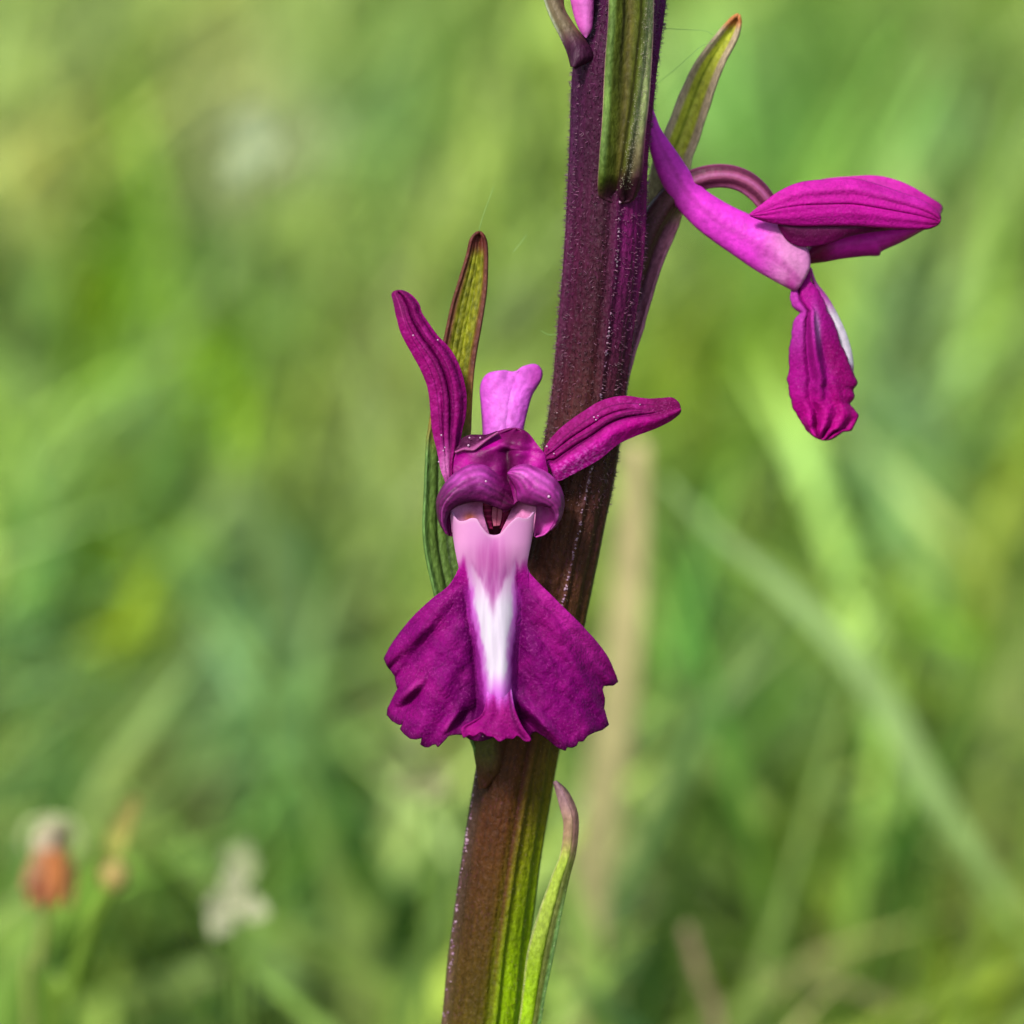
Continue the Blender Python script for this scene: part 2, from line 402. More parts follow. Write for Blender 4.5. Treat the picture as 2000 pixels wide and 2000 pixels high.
axis = np.interp(Y, [1000, 1100, 1300, 1450], [963, 962, 970, 970])
d = X - axis; ad = np.abs(d)
thr = sstep(1135, 1085, Y)                                    # 1 in the throat
hwid = np.interp(Y, [1000, 1060, 1110], [82, 75, 69])
thr = sstep(1175, 1060, Y)
Wt = 34 * np.sqrt(np.clip(1 - (ad / hwid) ** 2, 0, 1)) - 6 * np.exp(-(d / 16) ** 2) * sstep(1100, 1030, Y)
bw = np.interp(Y, [1100, 1200, 1300, 1380, 1450], [52, 46, 34, 31, 50])
ridge = (30 + 6 * sstep(1120, 1250, Y)) * np.exp(-(ad / (bw * .92)) ** 2.6) - 1.5 * np.exp(-(d / 9) ** 2) * sstep(1380, 1250, Y)
lobe = 34 * np.sin(np.clip((ad - bw * .95) / 190, 0, 1.25) * math.pi * .9)
Wl = ridge + lobe - .0016 * ad ** 2 - 8 * sstep(1180, 1100, Y)
# folds and ruffles, running from the neck to the margin
ang = np.arctan2(X - 965, Y - 1080)
ruf = sstep(.35, 1.0, vv)
Wl = Wl + ruf * (7.5 * np.sin(ang * 15 + .8) + 4.0 * sstep(.8, 1, vv) * np.sin(ang * 61 + 3 * np.sin(ang * 9)) + 4.5 * np.sin(ang * 27 + 2.0 + Y / 60))
Wl = Wl + 17 * G(X, Y, 800, 1350, 34, 9, -42) - 14 * G(X, Y, 806, 1366, 34, 9, -42)     # left notch fold
Wl = Wl + 22 * G(X, Y, 880, 1412, 26, 9, -50) - 18 * G(X, Y, 897, 1405, 30, 10, -40)
Wl = Wl + 30 * G(X, Y, 1058, 1410, 52, 9, 46) - 26 * G(X, Y, 1030, 1412, 26, 13, 56)
Wl = Wl + 20 * G(X, Y, 925, 1425, 34, 13, -28) + 18 * G(X, Y, 1012, 1425, 22, 12, 30)
Wl = Wl + 6 * G(X, Y, 1140, 1330, 90, 9, 62) + 7 * G(X, Y, 1110, 1250, 110, 12, 48) - 6 * G(X, Y, 1090, 1290, 90, 12, 52) + 5 * G(X, Y, 820, 1240, 90, 10, -48) - 4 * G(X, Y, 845, 1260, 90, 12, -50)
Wl = Wl + (1.6 * wob(X / 9, Y / 9, 1.0, 1) + 3.4 * wob(X / 26, Y / 30, 1.0, 4)) * sstep(.7, 1.3, ad / bw)
Wlip = 52 + thr * Wt + (1 - thr) * Wl - 10 * vv ** 2
Wlip = Wlip + 2.6 * sstep(.18, .6, vv) * sstep(40, 80, ad) * np.sin(ang * 23 + 1.6 * wob(X / 50, Y / 50, 1.0, 7)) * (.6 + .4 * wob(X / 40, Y / 40, 1.0, 2)) - 9 * np.exp(-((ad - bw - 7) / 8) ** 2) * sstep(1140, 1200, Y)
# pigment, with crease shade, edge sheen and highlights painted in
C = np.zeros(X.shape + (3,)); C[:] = (124, 0, 106)
C = mix(C, (158, 16, 126), G(X, Y, 1120, 1240, 110, 34, 47) * .9)  # sheen of the right upper edge, put into the colour
C = mix(C, (150, 14, 116), .5 + .5 * wob(X / 30, Y / 34, 1.0, 5) - .45)
C = mix(C, (92, 0, 84), sstep(105, 38, ad) * sstep(1125, 1180, Y) * .9)  # painted crease shade on both sides of the white ridge
C = mix(C, (196, 60, 160), .6 * G(X, Y, 806, 1343, 26, 5, -42) + .6 * G(X, Y, 1064, 1406, 46, 5, 46) + .55 * G(X, Y, 876, 1415, 20, 5, -50) + .35 * G(X, Y, 1140, 1262, 70, 6, 50))  # painted highlights along the folds
C = mix(C, (168, 10, 140), sstep(1150, 1110, Y))
vein = np.exp(-(np.sin(ang * 13 + .9 * wob(X / 36, Y / 36, 1.0, 2)) / .13) ** 2) + .7 * np.exp(-(np.sin(ang * 27 + 1.4 * wob(X / 22, Y / 22, 1.0, 5) + .7) / .16) ** 2) * sstep(.4, .7, vv)
C = mix(C, (84, 0, 72), .38 * np.clip(vein, 0, 1) * sstep(.15, .4, vv))
C = mix(C, (166, 22, 136), .5 * np.clip(wob(X / 16, Y / 16, 1.0, 0), 0, 1) * sstep(.2, .5, vv))
hwp = np.interp(Y, [1090, 1150, 1200, 1260, 1330, 1400], [48, 46, 44, 34, 27, 26])
cen = axis - np.interp(Y, [1100, 1400], [2, -2])
adw = np.abs(X - cen) + 2.2 * wob(X / 10, Y / 22, 1.0, 6) + 2.4 * wob(X / 3, Y / 9, 1.0, 1)
band = sstep(hwp + 3, hwp - 5, adw) * sstep(1394, 1352, Y + 15 * wob(X / 4, Y / 120, 1.0, 3))
bc = mix(np.broadcast_to(np.array([208., 136, 220]), C.shape), (226, 214, 234), sstep(hwp - 3, hwp - 18, adw))
bc = bc * (1 + .05 * wob(X / 4, Y / 40, 1.0, 2))[..., None]
bc = mix(bc, (206, 92, 214), sstep(1305, 1365, Y + 10 * wob(X / 5, Y / 100, 1.0, 5)) * .9)
bc = mix(bc, (206, 140, 196), sstep(1190, 1120, Y) * .6)
C = mix(C, bc, band)
C = mix(C, (196, 60, 190), .5 * sstep(14, 4, np.abs(adw - hwp)) * sstep(1130, 1160, Y) * sstep(1385, 1350, Y))
tw = np.interp(Y, [1090, 1130, 1160, 1205], [46, 24, 12, 3])
C = mix(C, (168, 78, 154), sstep(tw + 6, tw - 6, np.abs(X - 963 + 3 * wob(X / 5, Y / 14, 1.0, 4))) * sstep(1225, 1150, Y) * sstep(1060, 1110, Y) * np.clip(.75 + .3 * wob(X / 4, Y / 30, 1.0, 2), 0, 1))
tc_ = mix(np.broadcast_to(np.array([218., 148, 206]), C.shape), (184, 84, 164), np.exp(-(d / 38) ** 2) * sstep(1020, 1090, Y) * np.clip(.8 + .35 * wob(X / 4, Y / 60, 1.0, 6), 0, 1))
tc_ = mix(tc_, (232, 160, 216), .7 * G(X, Y, 1004, 1050, 20, 40) + .6 * G(X, Y, 900, 1050, 18, 50))
C = mix(C, tc_, sstep(1138, 1098, Y + .25 * ad + 12 * wob(X / 5, Y / 40, 1.0, 1)))
C = mix(C, (70, 0, 60), .7 * sstep(.965, 1, vv))
C = mix(C, (176, 30, 146), .7 * sstep(.80, .93, uu) * sstep(.2, .5, vv) * sstep(1, .8, vv))  # painted sheen down the right border
C = mix(C, (232, 188, 220), .4 * np.exp(-(((Y - np.interp(X, B0[:, 0], B0[:, 1])) - 3) / 3.5) ** 2))  # painted highlight along the throat rim
alpha = 1 - .96 * np.clip(band + sstep(1120, 1100, Y), 0, 1)
CA = np.concatenate([lin(C), alpha[..., None]], -1)
lip = solid(mesh_np('lip', P(X, Y, Wlip).reshape(-1, 3), grid_faces(NV, NU), M_petal, fl, CA.reshape(-1, 4)), 4)

# small middle lobe that flares at the foot of the white ridge
sheet('lip_lobe', [(952, 1338), (948, 1376), (938, 1398), (918, 1411), (901, 1419), (905, 1434)], [(997, 1338), (1003, 1376), (1011, 1400), (1021, 1420), (1037, 1442), (1034, 1447)],
      lambda U, V, X, Y: 64 + 22 * sstep(.02, .4, V) + 20 * V + 12 * (1 - U ** 2) * (1 - V) + 7 * np.cos(U * 3.4 + .6) * sstep(.5, 1, V) + 3 * np.sin(U * 9) * V + 7 * sstep(.75, 1, np.abs(U)) * V,
      lambda U, V, X, Y: mix(mix(mix(np.broadcast_to(np.array([142., 4, 112]), X.shape + (3,)), (196, 40, 150), .7 * G(X, Y, 985, 1395, 7, 40, -12) + .4 * G(X, Y, 925, 1428, 20, 8)), (206, 110, 214), sstep(1392, 1346, Y + 12 * wob(X / 4, Y / 90, 1., 3))), (96, 0, 78), .8 * np.exp(-((U - .78) / .12) ** 2)),  # pinkish highlights are painted into the lobe's colour
      M_petal, fl, 50, 50, 4, bow=lambda U, V: (0 * U, sstep(.7, 1, V) * (5 * np.sin(U * 6 + 1) + 2.5 * np.sin(U * 17))))

# inner side walls of the throat
def wallc(U, V, X, Y):
    c = mix(np.broadcast_to(np.array([212., 128, 186]), X.shape + (3,)), (176, 70, 130), .5 * G(X, Y, 928, 985, 14, 12))
    return mix(c, (206, 110, 80), .9 * G(X, Y, 917, 1010, 12, 9))
sheet('throat_wall', [(888, 985), (880, 1002), (882, 1040)], [(944, 972), (943, 1000), (956, 1044)],
      lambda U, V, X, Y: 54 - 24 * ((U + 1) / 2) + 6 * np.sin(V * 3), wallc, M_smooth, fl, 30, 30, 3)
sheet('throat_wall', [(1003, 972), (997, 1000), (975, 1046)], [(1048, 978), (1047, 1004), (1042, 1040)],
      lambda U, V, X, Y: 34 + 20 * ((U + 1) / 2) + 6 * np.sin(V * 3),
      lambda U, V, X, Y: mix(np.broadcast_to(np.array([212., 124, 180]), X.shape + (3,)), (168, 60, 130), .7 * G(X, Y, 1003, 985, 16, 16)), M_smooth, fl, 30, 30, 3)
# dark hollow, column with its two pollen sacs
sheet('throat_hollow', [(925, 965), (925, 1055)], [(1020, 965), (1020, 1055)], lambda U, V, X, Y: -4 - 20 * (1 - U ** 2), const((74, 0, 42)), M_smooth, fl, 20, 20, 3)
tube('column', [(938, 960), (941, 985), (946, 1010), (955, 1032)], [(962, 960), (962, 985), (961, 1010), (963, 1034)], lambda v: 32 - 14 * v,
     lambda T, V, X, Y: mix(np.broadcast_to(np.array([104., 4, 54]), X.shape + (3,)), (176, 50, 100), .7 * (np.sin(Y * .55) > .6) * (np.sin(T) > 0)), M_smooth, fl, 24, 40, .7)
tube('column', [(980, 960), (981, 990), (979, 1010), (975, 1032)], [(1006, 960), (1001, 990), (994, 1010), (984, 1032)], lambda v: 32 - 14 * v,
     lambda T, V, X, Y: mix(np.broadcast_to(np.array([110., 6, 56]), X.shape + (3,)), (170, 50, 100), .6 * G(X, Y, 991, 1004, 4, 5)), M_smooth, fl, 24, 40, .7)
sheet('stigma', [(962, 985), (961, 1010), (964, 1028)], [(982, 985), (980, 1010), (976, 1027)], lambda U, V, X, Y: 24 - 3 * np.exp(-(U / .12) ** 2),
      lambda U, V, X, Y: mix(np.broadcast_to(np.array([196., 100, 130]), X.shape + (3,)), (150, 40, 80), .9 * np.exp(-((U - .05) / .14) ** 2)), M_smooth, fl, 20, 20, 3)
sheet('column_tip', [(945, 955), (958, 975), (976, 990), (984, 1000)], [(1012, 955), (1008, 975), (998, 990), (986, 1001)], lambda U, V, X, Y: 58 - 14 * U ** 2 + 4 * V,
      const((112, 6, 76)), M_smooth, fl, 30, 30, 3)

# spur, seen above the hood
sp_l = [(944, 900), (944, 849), (942, 809), (939, 770), (939, 757), (942, 745), (950, 734), (961, 729), (970, 731), (979, 738)]
sp_r = [(1018, 900), (1020, 849), (1028, 806), (1038, 772), (1048, 755), (1056, 741), (1058, 728), (1052, 717), (1040, 714), (1026, 719)]
def spurw(U, V, X, Y):
    return 20 * np.sqrt(np.clip(1 - U ** 2, 0, 1)) - 60 + 1.5 * wob(X / 8, Y / 14, 1., 3) - 3 * np.exp(-((U - .15) / .1) ** 2) - 10 * np.exp(-((X - 995) / 14) ** 2) * sstep(790, 740, Y)
def spurc(U, V, X, Y):
    c = np.broadcast_to(np.array([226., 104, 226]), X.shape + (3,))
    c = mix(c, (206, 76, 204), .6 * sstep(.5, 1, np.abs(U)))
    c = mix(c, (240, 150, 240), .5 * G(X, Y, 985, 820, 20, 60))
    return mix(c, (190, 60, 170), .5 * G(X, Y, 1045, 735, 16, 20) + .35 * np.clip(wob(X / 6, Y / 9, 1.0, 2) - .2, 0, 1))
def bow_sp(U, V):
    return 0 * U, sstep(.75, 1, V) * (10 * np.exp(-(U / .35) ** 2) - 2)
sheet('spur', sp_l, sp_r, spurw, spurc, M_smooth, fl, 60, 90, 4, bow=bow_sp)
sheet('spur', sp_l, sp_r, lambda U, V, X, Y: -58 - 24 * np.sqrt(np.clip(1 - U ** 2, 0, 1)), spurc, M_smooth, fl, 30, 60, 4, bow=bow_sp)

# lateral sepals
def sepc(U, V, X, Y, veins, base=(140, 6, 104), dark=(84, 0, 66), lite=(178, 40, 146)):
    c = np.broadcast_to(np.array(base, float), X.shape + (3,))
    c = mix(c, lite, .5 * np.clip(wob(X / 7, Y / 7, 1.0, 3), 0, 1) + .35 * np.clip(wob(X / 2.8, Y / 3.2, 1.0, 6), 0, 1))
    for u0, wd_, a in veins:
        uu_ = u0 + .05 * np.sin(V * 7 + u0 * 9)
        c = mix(c, dark, a * np.exp(-((U - uu_) / wd_) ** 2))
    return c
Ls = [(870, 943), (862, 920), (855, 884), (845, 840), (841, 796), (836, 757), (823, 723), (805, 690), (785, 653), (775, 620), (768, 588), (765, 577), (768, 571), (777, 568)]
Rs = [(886, 925), (890, 895), (896, 873), (902, 840), (909, 809), (910, 770), (901, 728), (888, 697), (874, 677), (854, 656), (839, 635), (824, 612), (818, 594), (805, 578), (789, 569), (777, 568)]
def lsw(U, V, X, Y):
    return 10 + 16 * (1 - U ** 2) * np.sin(V * 3.1) - 9 * np.exp(-((U - .1) / .1) ** 2) * sstep(0, .3, V) + 9 * np.exp(-((U - .5) / .22) ** 2) - 20 * sstep(.8, 1, V) + 1.2 * wob(X / 7, Y / 9, 1.0, 2) - 7 * np.exp(-((U + .35) / .08) ** 2) * sstep(.6, .2, V)
def lsc(U, V, X, Y):
    c = sepc(U, V, X, Y, [(.12, .2, .85), (-.25, .04, .8), (-.5, .03, .6), (.36, .03, .6), (.75, .06, .6)])
    c = mix(c, (214, 120, 192), .95 * G(X, Y, 870, 910, 16, 42) * sstep(.45, .1, U))
    c = mix(c, (104, 0, 78), .7 * sstep(640, 600, Y))
    c = mix(c, (196, 90, 150), .5 * np.exp(-((U + .5) / .05) ** 2) * sstep(640, 620, Y))
    return mix(c, (170, 20, 130), .5 * sstep(.75, .98, U))
sheet('sepal', Ls, Rs, lsw, lsc, M_petal, fl, 100, 240, 4)

Rt = [(1068, 893), (1064, 877), (1080, 852), (1109, 825), (1146, 800), (1178, 782), (1218, 774), (1262, 779), (1290, 778), (1312, 777), (1324, 785), (1328, 797)]
Rb = [(1070, 905), (1078, 925), (1089, 939), (1112, 929), (1135, 917), (1171, 896), (1207, 867), (1243, 850), (1280, 836), (1305, 824), (1318, 815), (1328, 805), (1328, 797)]
def rsw(U, V, X, Y):
    return 22 + 14 * (1 - U ** 2) * np.sin(V * 3.1) + 10 * np.exp(-((U - .45) / .4) ** 2) - 10 * np.exp(-((U - .02) / .09) ** 2) * sstep(.9, .6, V) - 6 * np.exp(-((U + .35) / .07) ** 2) * sstep(.8, .5, V) + 1.2 * wob(X / 7, Y / 7, 1.0, 4)
def rsc(U, V, X, Y):
    c = sepc(U, V, X, Y, [(-.02, .07, .9), (-.2, .025, .8), (-.36, .03, .8), (-.6, .03, .6), (.12, .03, .7)], base=(136, 8, 100))
    c = mix(c, (196, 20, 158), .85 * sstep(.12, .35, U) * sstep(1300, 1200, X))
    c = mix(c, (226, 110, 206), .8 * sstep(.2, .45, U) * G(X, Y, 1120, 905, 90, 60) * np.clip(.35 + 1.2 * wob(X / 2.6, Y / 2.6, 1.0, 1), 0, 1))
    c = mix(c, (178, 0, 134), .8 * sstep(.1, .3, U) * G(X, Y, 1240, 830, 50, 30))
    c = mix(c, (110, 4, 74), .7 * sstep(1250, 1290, X) * sstep(.5, .1, U))
    return c
sheet('sepal', Rt, Rb, rsw, rsc, M_petal, fl, 100, 240, 4)

# dorsal sepal: the dark cap over the hood
Dl = [(972, 992), (940, 972), (900, 950), (886, 925), (886, 908), (888, 892), (896, 878), (914, 872), (938, 862), (958, 850), (975, 843), (993, 838), (1008, 837)]
Dr = [(996, 993), (1020, 972), (1056, 950), (1070, 925), (1067, 905), (1064, 887), (1056, 876), (1046, 864), (1038, 853), (1028, 843), (1017, 839), (1008, 837)]
def dsw(U, V, X, Y):
    ax = np.interp(Y, [840, 880, 1000], [1005, 992, 990])
    dd = np.abs(X - ax)
    return 26 + 30 * np.sqrt(np.clip(1 - (dd / 125) ** 2, 0, 1)) - 14 * np.exp(-(dd / 13) ** 2) * sstep(860, 890, Y) + 12 * G(X, Y, 1008, 858, 26, 14) - 8 * G(X, Y, 1005, 880, 30, 6) + .9 * wob(X / 12, Y / 12, 1.0, 2) - 35 * sstep(880, 840, Y) + 14 * sstep(930, 985, Y) + 3 * np.sin(U * 9 + Y / 16) * sstep(940, 900, Y)
def dsc(U, V, X, Y):
    c = np.broadcast_to(np.array([140., 0, 98]), X.shape + (3,))
    c = mix(c, (206, 0, 146), .95 * G(X, Y, 906, 900, 20, 24) + .9 * G(X, Y, 965, 868, 24, 12, -20) + .95 * G(X, Y, 1046, 898, 18, 34, -20))
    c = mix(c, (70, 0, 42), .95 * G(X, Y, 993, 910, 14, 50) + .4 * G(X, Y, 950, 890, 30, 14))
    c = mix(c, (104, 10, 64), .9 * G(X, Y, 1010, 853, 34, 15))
    c = mix(c, (216, 70, 156), .9 * G(X, Y, 1000, 873, 24, 2.8, 12) + .5 * G(X, Y, 1040, 868, 12, 3, -20))  # painted highlight line below the top of the dome
    c = mix(c, (204, 60, 150), .6 * G(X, Y, 926, 886, 6, 6))
    return c * np.array([.93, .9, 1.08])
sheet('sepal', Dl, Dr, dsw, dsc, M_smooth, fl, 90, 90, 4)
# the cap's turned back edge at the upper left
sheet('sepal_edge', [(888, 881), (898, 870), (903, 857), (918, 850), (934, 850), (952, 850), (972, 843)],
      [(889, 884), (905, 879), (925, 880), (937, 872), (950, 861), (962, 852), (973, 845)],
      lambda U, V, X, Y: 44 + 8 * U + 6 * np.sin(V * 3.1), 
      lambda U, V, X, Y: mix(mix(np.broadcast_to(np.array([70., 14, 54]), X.shape + (3,)), (176, 84, 146), sstep(.2, .8, U)), (140, 80, 120), .5 * np.clip(wob(X / 3, Y / 3, 1., 1), 0, 1)), M_petal, fl, 30, 60, 4)

# hood petals; top highlights, underside and crease shade are painted into their colours
HLo = [(872, 1043), (860, 1023), (854, 998), (854, 976), (863, 955), (879, 934), (898, 918), (918, 906), (934, 903), (950, 907), (966, 918), (983, 931), (996, 945), (1005, 962), (1005, 985)]
HLi = [(873, 1043), (870, 1023), (875, 1003), (888, 990), (912, 981), (938, 979), (956, 985), (970, 990), (980, 994), (990, 995), (998, 992), (1005, 986)]
def hlw(U, V, X, Y):
    return 66 + 25 * np.sqrt(np.clip(1 - np.abs(U) ** 2.2, 0, 1)) * np.sin(np.clip(V * 1.1 + .08, 0, 1) * 3.1) ** .5 - 26 * (U < 0) * U ** 2 - 6 * sstep(.8, 1, V) + 2.2 * wob(X / 13, Y / 10, 1., 3) - 1.5 * np.exp(-((U + .15 - .3 * V) / .16) ** 2)
def hlc(U, V, X, Y):
    c = np.broadcast_to(np.array([138., 40, 128]), X.shape + (3,))
    c = mix(c, (196, 84, 182), .9 * G(X, Y, 915, 930, 40, 18, -20))
    c = mix(c, (96, 18, 80), .85 * sstep(935, 975, Y))  # shade of the underside, put into the colour
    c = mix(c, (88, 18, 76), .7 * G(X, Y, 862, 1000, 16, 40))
    c = mix(c, (70, 0, 50), .92 * sstep(948, 992, X))  # painted shade of the central crease
    c = c * (1 + .12 * np.sin(U * 17 + 3 * V + wob(X / 12, Y / 12, 1., 1)))[..., None]
    c = mix(c, (180, 70, 160), .5 * np.exp(-((U - .1 * np.sin(V * 8)) / .06) ** 2) * sstep(.9, .5, V))
    return mix(c, (118, 16, 96), .6 * G(X, Y, 975, 945, 22, 10, 20) + .6 * np.clip(wob(X / 14, Y / 10, 1., 5), 0, 1))
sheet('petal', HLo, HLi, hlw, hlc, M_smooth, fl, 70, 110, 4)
HRo = [(992, 924), (1004, 913), (1025, 907), (1049, 913), (1072, 926), (1089, 943), (1098, 962), (1101, 984), (1096, 1008), (1086, 1026), (1075, 1036)]
HRi = [(993, 926), (1001, 940), (1009, 958), (1012, 976), (1021, 982), (1043, 987), (1062, 987), (1076, 993), (1084, 1006), (1083, 1020), (1075, 1034)]
def hrw(U, V, X, Y):
    return 70 + 25 * np.sqrt(np.clip(1 - np.abs(U) ** 2.2, 0, 1)) * np.sin(np.clip(V * 1.05 + .04, 0, 1) * 3.1) ** .5 - 24 * (U < 0) * U ** 2 + 2.2 * wob(X / 12, Y / 11, 1., 6) - 2 * np.exp(-((U + .1 + .2 * V) / .16) ** 2)
def hrc(U, V, X, Y):
    c = np.broadcast_to(np.array([160., 44, 142]), X.shape + (3,))
    c = mix(c, (212, 96, 196), .9 * G(X, Y, 1035, 928, 34, 14, 10) + .6 * G(X, Y, 1068, 950, 20, 20))
    c = mix(c, (132, 20, 110), .7 * G(X, Y, 1018, 952, 22, 9))
    c = mix(c, (112, 32, 98), .85 * sstep(955, 985, Y))  # painted shade on the underside of the roll
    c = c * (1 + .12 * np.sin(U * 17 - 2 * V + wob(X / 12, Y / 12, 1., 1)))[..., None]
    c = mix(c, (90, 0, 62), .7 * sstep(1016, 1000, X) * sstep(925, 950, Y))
    c = mix(c, (150, 80, 140), .6 * G(X, Y, 1094, 1008, 8, 30))
    return mix(c, (120, 20, 100), .65 * np.clip(wob(X / 12, Y / 10, 1., 5), 0, 1))
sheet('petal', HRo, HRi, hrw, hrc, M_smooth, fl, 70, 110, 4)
# inner faces of the hood petals, seen below their rims
sheet('petal_inside', [(1043, 976), (1043, 1002), (1044, 1048)], [(1074, 976), (1090, 1000), (1086, 1018), (1066, 1042), (1046, 1049)],
      lambda U, V, X, Y: 48 - 18 * (1 - U ** 2), lambda U, V, X, Y: mix(np.broadcast_to(np.array([206., 70, 178]), X.shape + (3,)), (232, 130, 210), .8 * G(X, Y, 1052, 1000, 8, 26)), M_smooth, fl, 30, 40, 3)
sheet('petal_inside', [(872, 990), (868, 1020), (876, 1046)], [(900, 985), (890, 1010), (882, 1048)],
      lambda U, V, X, Y: 44 - 8 * (1 - U ** 2), const((176, 40, 140)), M_smooth, fl, 20, 30, 3)

# ovary that joins the flower to the stem (behind it)
tube('ovary', [(948, 1400), (915, 1300), (905, 1180), (912, 1080), (930, 990), (935, 930)], [(1010, 1410), (985, 1300), (968, 1180), (975, 1080), (995, 990), (1000, 930)],
     lambda v: -130 + 140 * v ** 1.5, lambda T, V, X, Y: mix(np.broadcast_to(np.array([96., 60, 40]), X.shape + (3,)), (120, 20, 80), V), M_stem, fl, 40, 70, .9)

# small white dots on the petals, built as little balls
def grains(spots, parent, name='white_dots'):
    V, F, n = [], [], 0
    for (x, y, w, r) in spots:
        c = P(x, y, w)
        m = 8
        for i in range(5):
            ph = math.pi * i / 4
            for j in range(m):
                t = 2 * math.pi * j / m
                V.append(c + r * .72 * S * (math.sin(ph) * math.cos(t) * RT + math.cos(ph) * UP - math.sin(ph) * math.sin(t) * FWD * .8))
        F.append(grid_faces(5, m, True) + n); n += 5 * m
    o = mesh_np(name, np.array(V), np.vstack(F), M_hair, parent, np.tile(lin((215, 170, 205)), (n, 1))); o['kind'] = 'stuff'
grains([(1072, 970, 96, 4.2), (949, 940, 104, 3), (917, 855, 56, 2.6), (938, 855, 56, 2.6), (915, 870, 58, 3.2), (1068, 872, 34, 3), (1082, 886, 34, 2.2), (1160, 815, 38, 2.4), (1164, 820, 38, 2.2),
        (862, 850, 26, 2.6), (866, 880, 26, 2.2), (807, 655, 32, 2.4), (855, 664, 28, 2.4), (869, 874, 27, 2.2), (857, 902, 26, 2.6), (1168, 812, 38, 1.8), (1250, 790, 34, 1.6), (943, 1438, 80, 2)], fl)

# ---- bract behind the front flower ----------------------------------------
Bl = [(932, 1478), (905, 1400), (876, 1280), (850, 1165), (833, 1090), (827, 1035), (829, 970), (834, 863), (838, 838), (846, 780), (856, 720), (868, 664), (883, 594), (898, 545), (913, 496), (919, 470), (928, 457), (937, 453)]
Br = [(985, 1478), (975, 1400), (960, 1280), (940, 1165), (928, 1090), (922, 1035), (920, 970), (918, 863), (919, 838), (921, 790), (925, 730), (932, 680), (941, 630), (950, 570), (952, 520), (951, 480), (946, 462), (937, 453)]
def bcol(U, V, X, Y):
    low = mix(np.broadcast_to(np.array([94., 124, 54]), X.shape + (3,)), (40, 56, 20), np.exp(-((U + .5) / .07) ** 2) + .8 * np.exp(-((U + .05) / .1) ** 2))
    low = mix(low, (100, 140, 72), .8 * sstep(-.8, -.95, U))
    up = mix(np.broadcast_to(np.array([134., 136, 26]), X.shape + (3,)), (78, 84, 4), np.clip(.4 + wob(X / 3.2, Y / 5, 1.0, 1), 0, 1) * .8)
    up = mix(up, (176, 176, 60), .55 * np.clip(wob(X / 3.4, Y / 5, 1.0, 5), 0, 1))
    up = mix(up, (104, 56, 46), sstep(.6, .85, np.abs(U - .03)))
    up = mix(up, (92, 40, 36), sstep(505, 475, Y))
    up = mix(up, (168, 182, 20), np.exp(-((U - .12) / .07) ** 2) * sstep(690, 660, Y))
    up = mix(up, (150, 120, 40), .8 * sstep(700, 790, Y))
    return mix(up, low, sstep(800, 900, Y))
def bwf(U, V, X, Y):
    lo = -20 + 24 * U ** 2 * np.sign(.1 + V) - 20
    up = -52 + 14 * U ** 2 - 4 * np.exp(-((U - .12) / .09) ** 2)
    return lo * sstep(.75, .4, V) + up * (1 - sstep(.75, .4, V)) - 70 * sstep(.35, 0, V) + 1.2 * np.sin(U * 17)
bract = sheet('bract', Bl, Br, bwf, bcol, M_leaf, orchid, 60, 160, 6)

# node where that bract grows out of the stem
tube('bract_base', [(915, 1430), (922, 1455), (930, 1500), (934, 1540)], [(1010, 1430), (1000, 1455), (985, 1500), (950, 1540)], lambda v: -100 + 10 * v,
     lambda T, V, X, Y: mix(mix(np.broadcast_to(np.array([86., 84, 36]), X.shape + (3,)), (74, 40, 26), sstep(955, 985, X)), (78, 44, 26), sstep(.3, .9, V)), M_stem, bract, 40, 30, .75)

# ---- bract in front of the stem at the top --------------------------------
Tl = [(1214, 396), (1184, 392), (1168, 378), (1170, 310), (1176, 233), (1181, 129), (1187, 50), (1189, 0), (1196, -130), (1215, -260), (1240, -330)]
Tr = [(1214, 396), (1240, 386), (1254, 345), (1261, 259), (1269, 181), (1275, 78), (1277, 0), (1275, -120), (1262, -250), (1240, -330)]
def ridge_u(Y): return np.interp(Y, [-300, 26, 130, 260, 380], [.62, .62, .5, .32, .1])
def tcol(U, V, X, Y):
    r = ridge_u(Y)
    c = mix(np.broadcast_to(np.array([72., 84, 22]), X.shape + (3,)), (90, 74, 34), .6 * np.exp(-((U + .05) / .3) ** 2))
    c = mix(c, (34, 34, 14), .8 * np.exp(-((U + .35) / .08) ** 2) * sstep(260, 60, Y) + .7 * np.exp(-((U - r + .12) / .07) ** 2))
    c = mix(c, (108, 140, 70), .8 * sstep(-.6, -.8, U) * sstep(380, 300, Y))
    c = mix(c, (190, 140, 140), .9 * sstep(-.9, -.99, U))
    c = mix(c, (150, 164, 110), .85 * sstep(r - .02, r + .08, U) * sstep(340, 240, Y))
    c = mix(c, (112, 92, 80), .7 * sstep(r, r + .08, U) * sstep(220, 320, Y))
    c = mix(c, (206, 150, 160), .9 * sstep(.86, .97, U))
    c = mix(c, (150, 40, 110), .7 * sstep(.8, .95, U) * sstep(200, 300, Y))
    c = c * (1 + .15 * wob(U * 9, Y / 30, 1.0, 1))[..., None]
    return mix(c, (66, 26, 48), sstep(330, 376, Y + 16 * U + 6 * np.sin(U * 9)))
def tw_(U, V, X, Y):
    r = ridge_u(Y)
    return np.interp(Y, [-330, 0, 300, 345, 398], [150, 114, 84, 70, 22]) + 12 * U ** 2 - 10 * np.exp(-((U + .1) / .4) ** 2) + 16 * np.exp(-((U - r) / .13) ** 2) - 14 * sstep(.8, 1, U) - 12 * sstep(-.8, -1, U)
tb = sheet('bract', Tl, Tr, tw_, tcol, M_leaf, orchid, 70, 140, 6)
tb['label'] = 'green folded bract pressed against the upper stem'
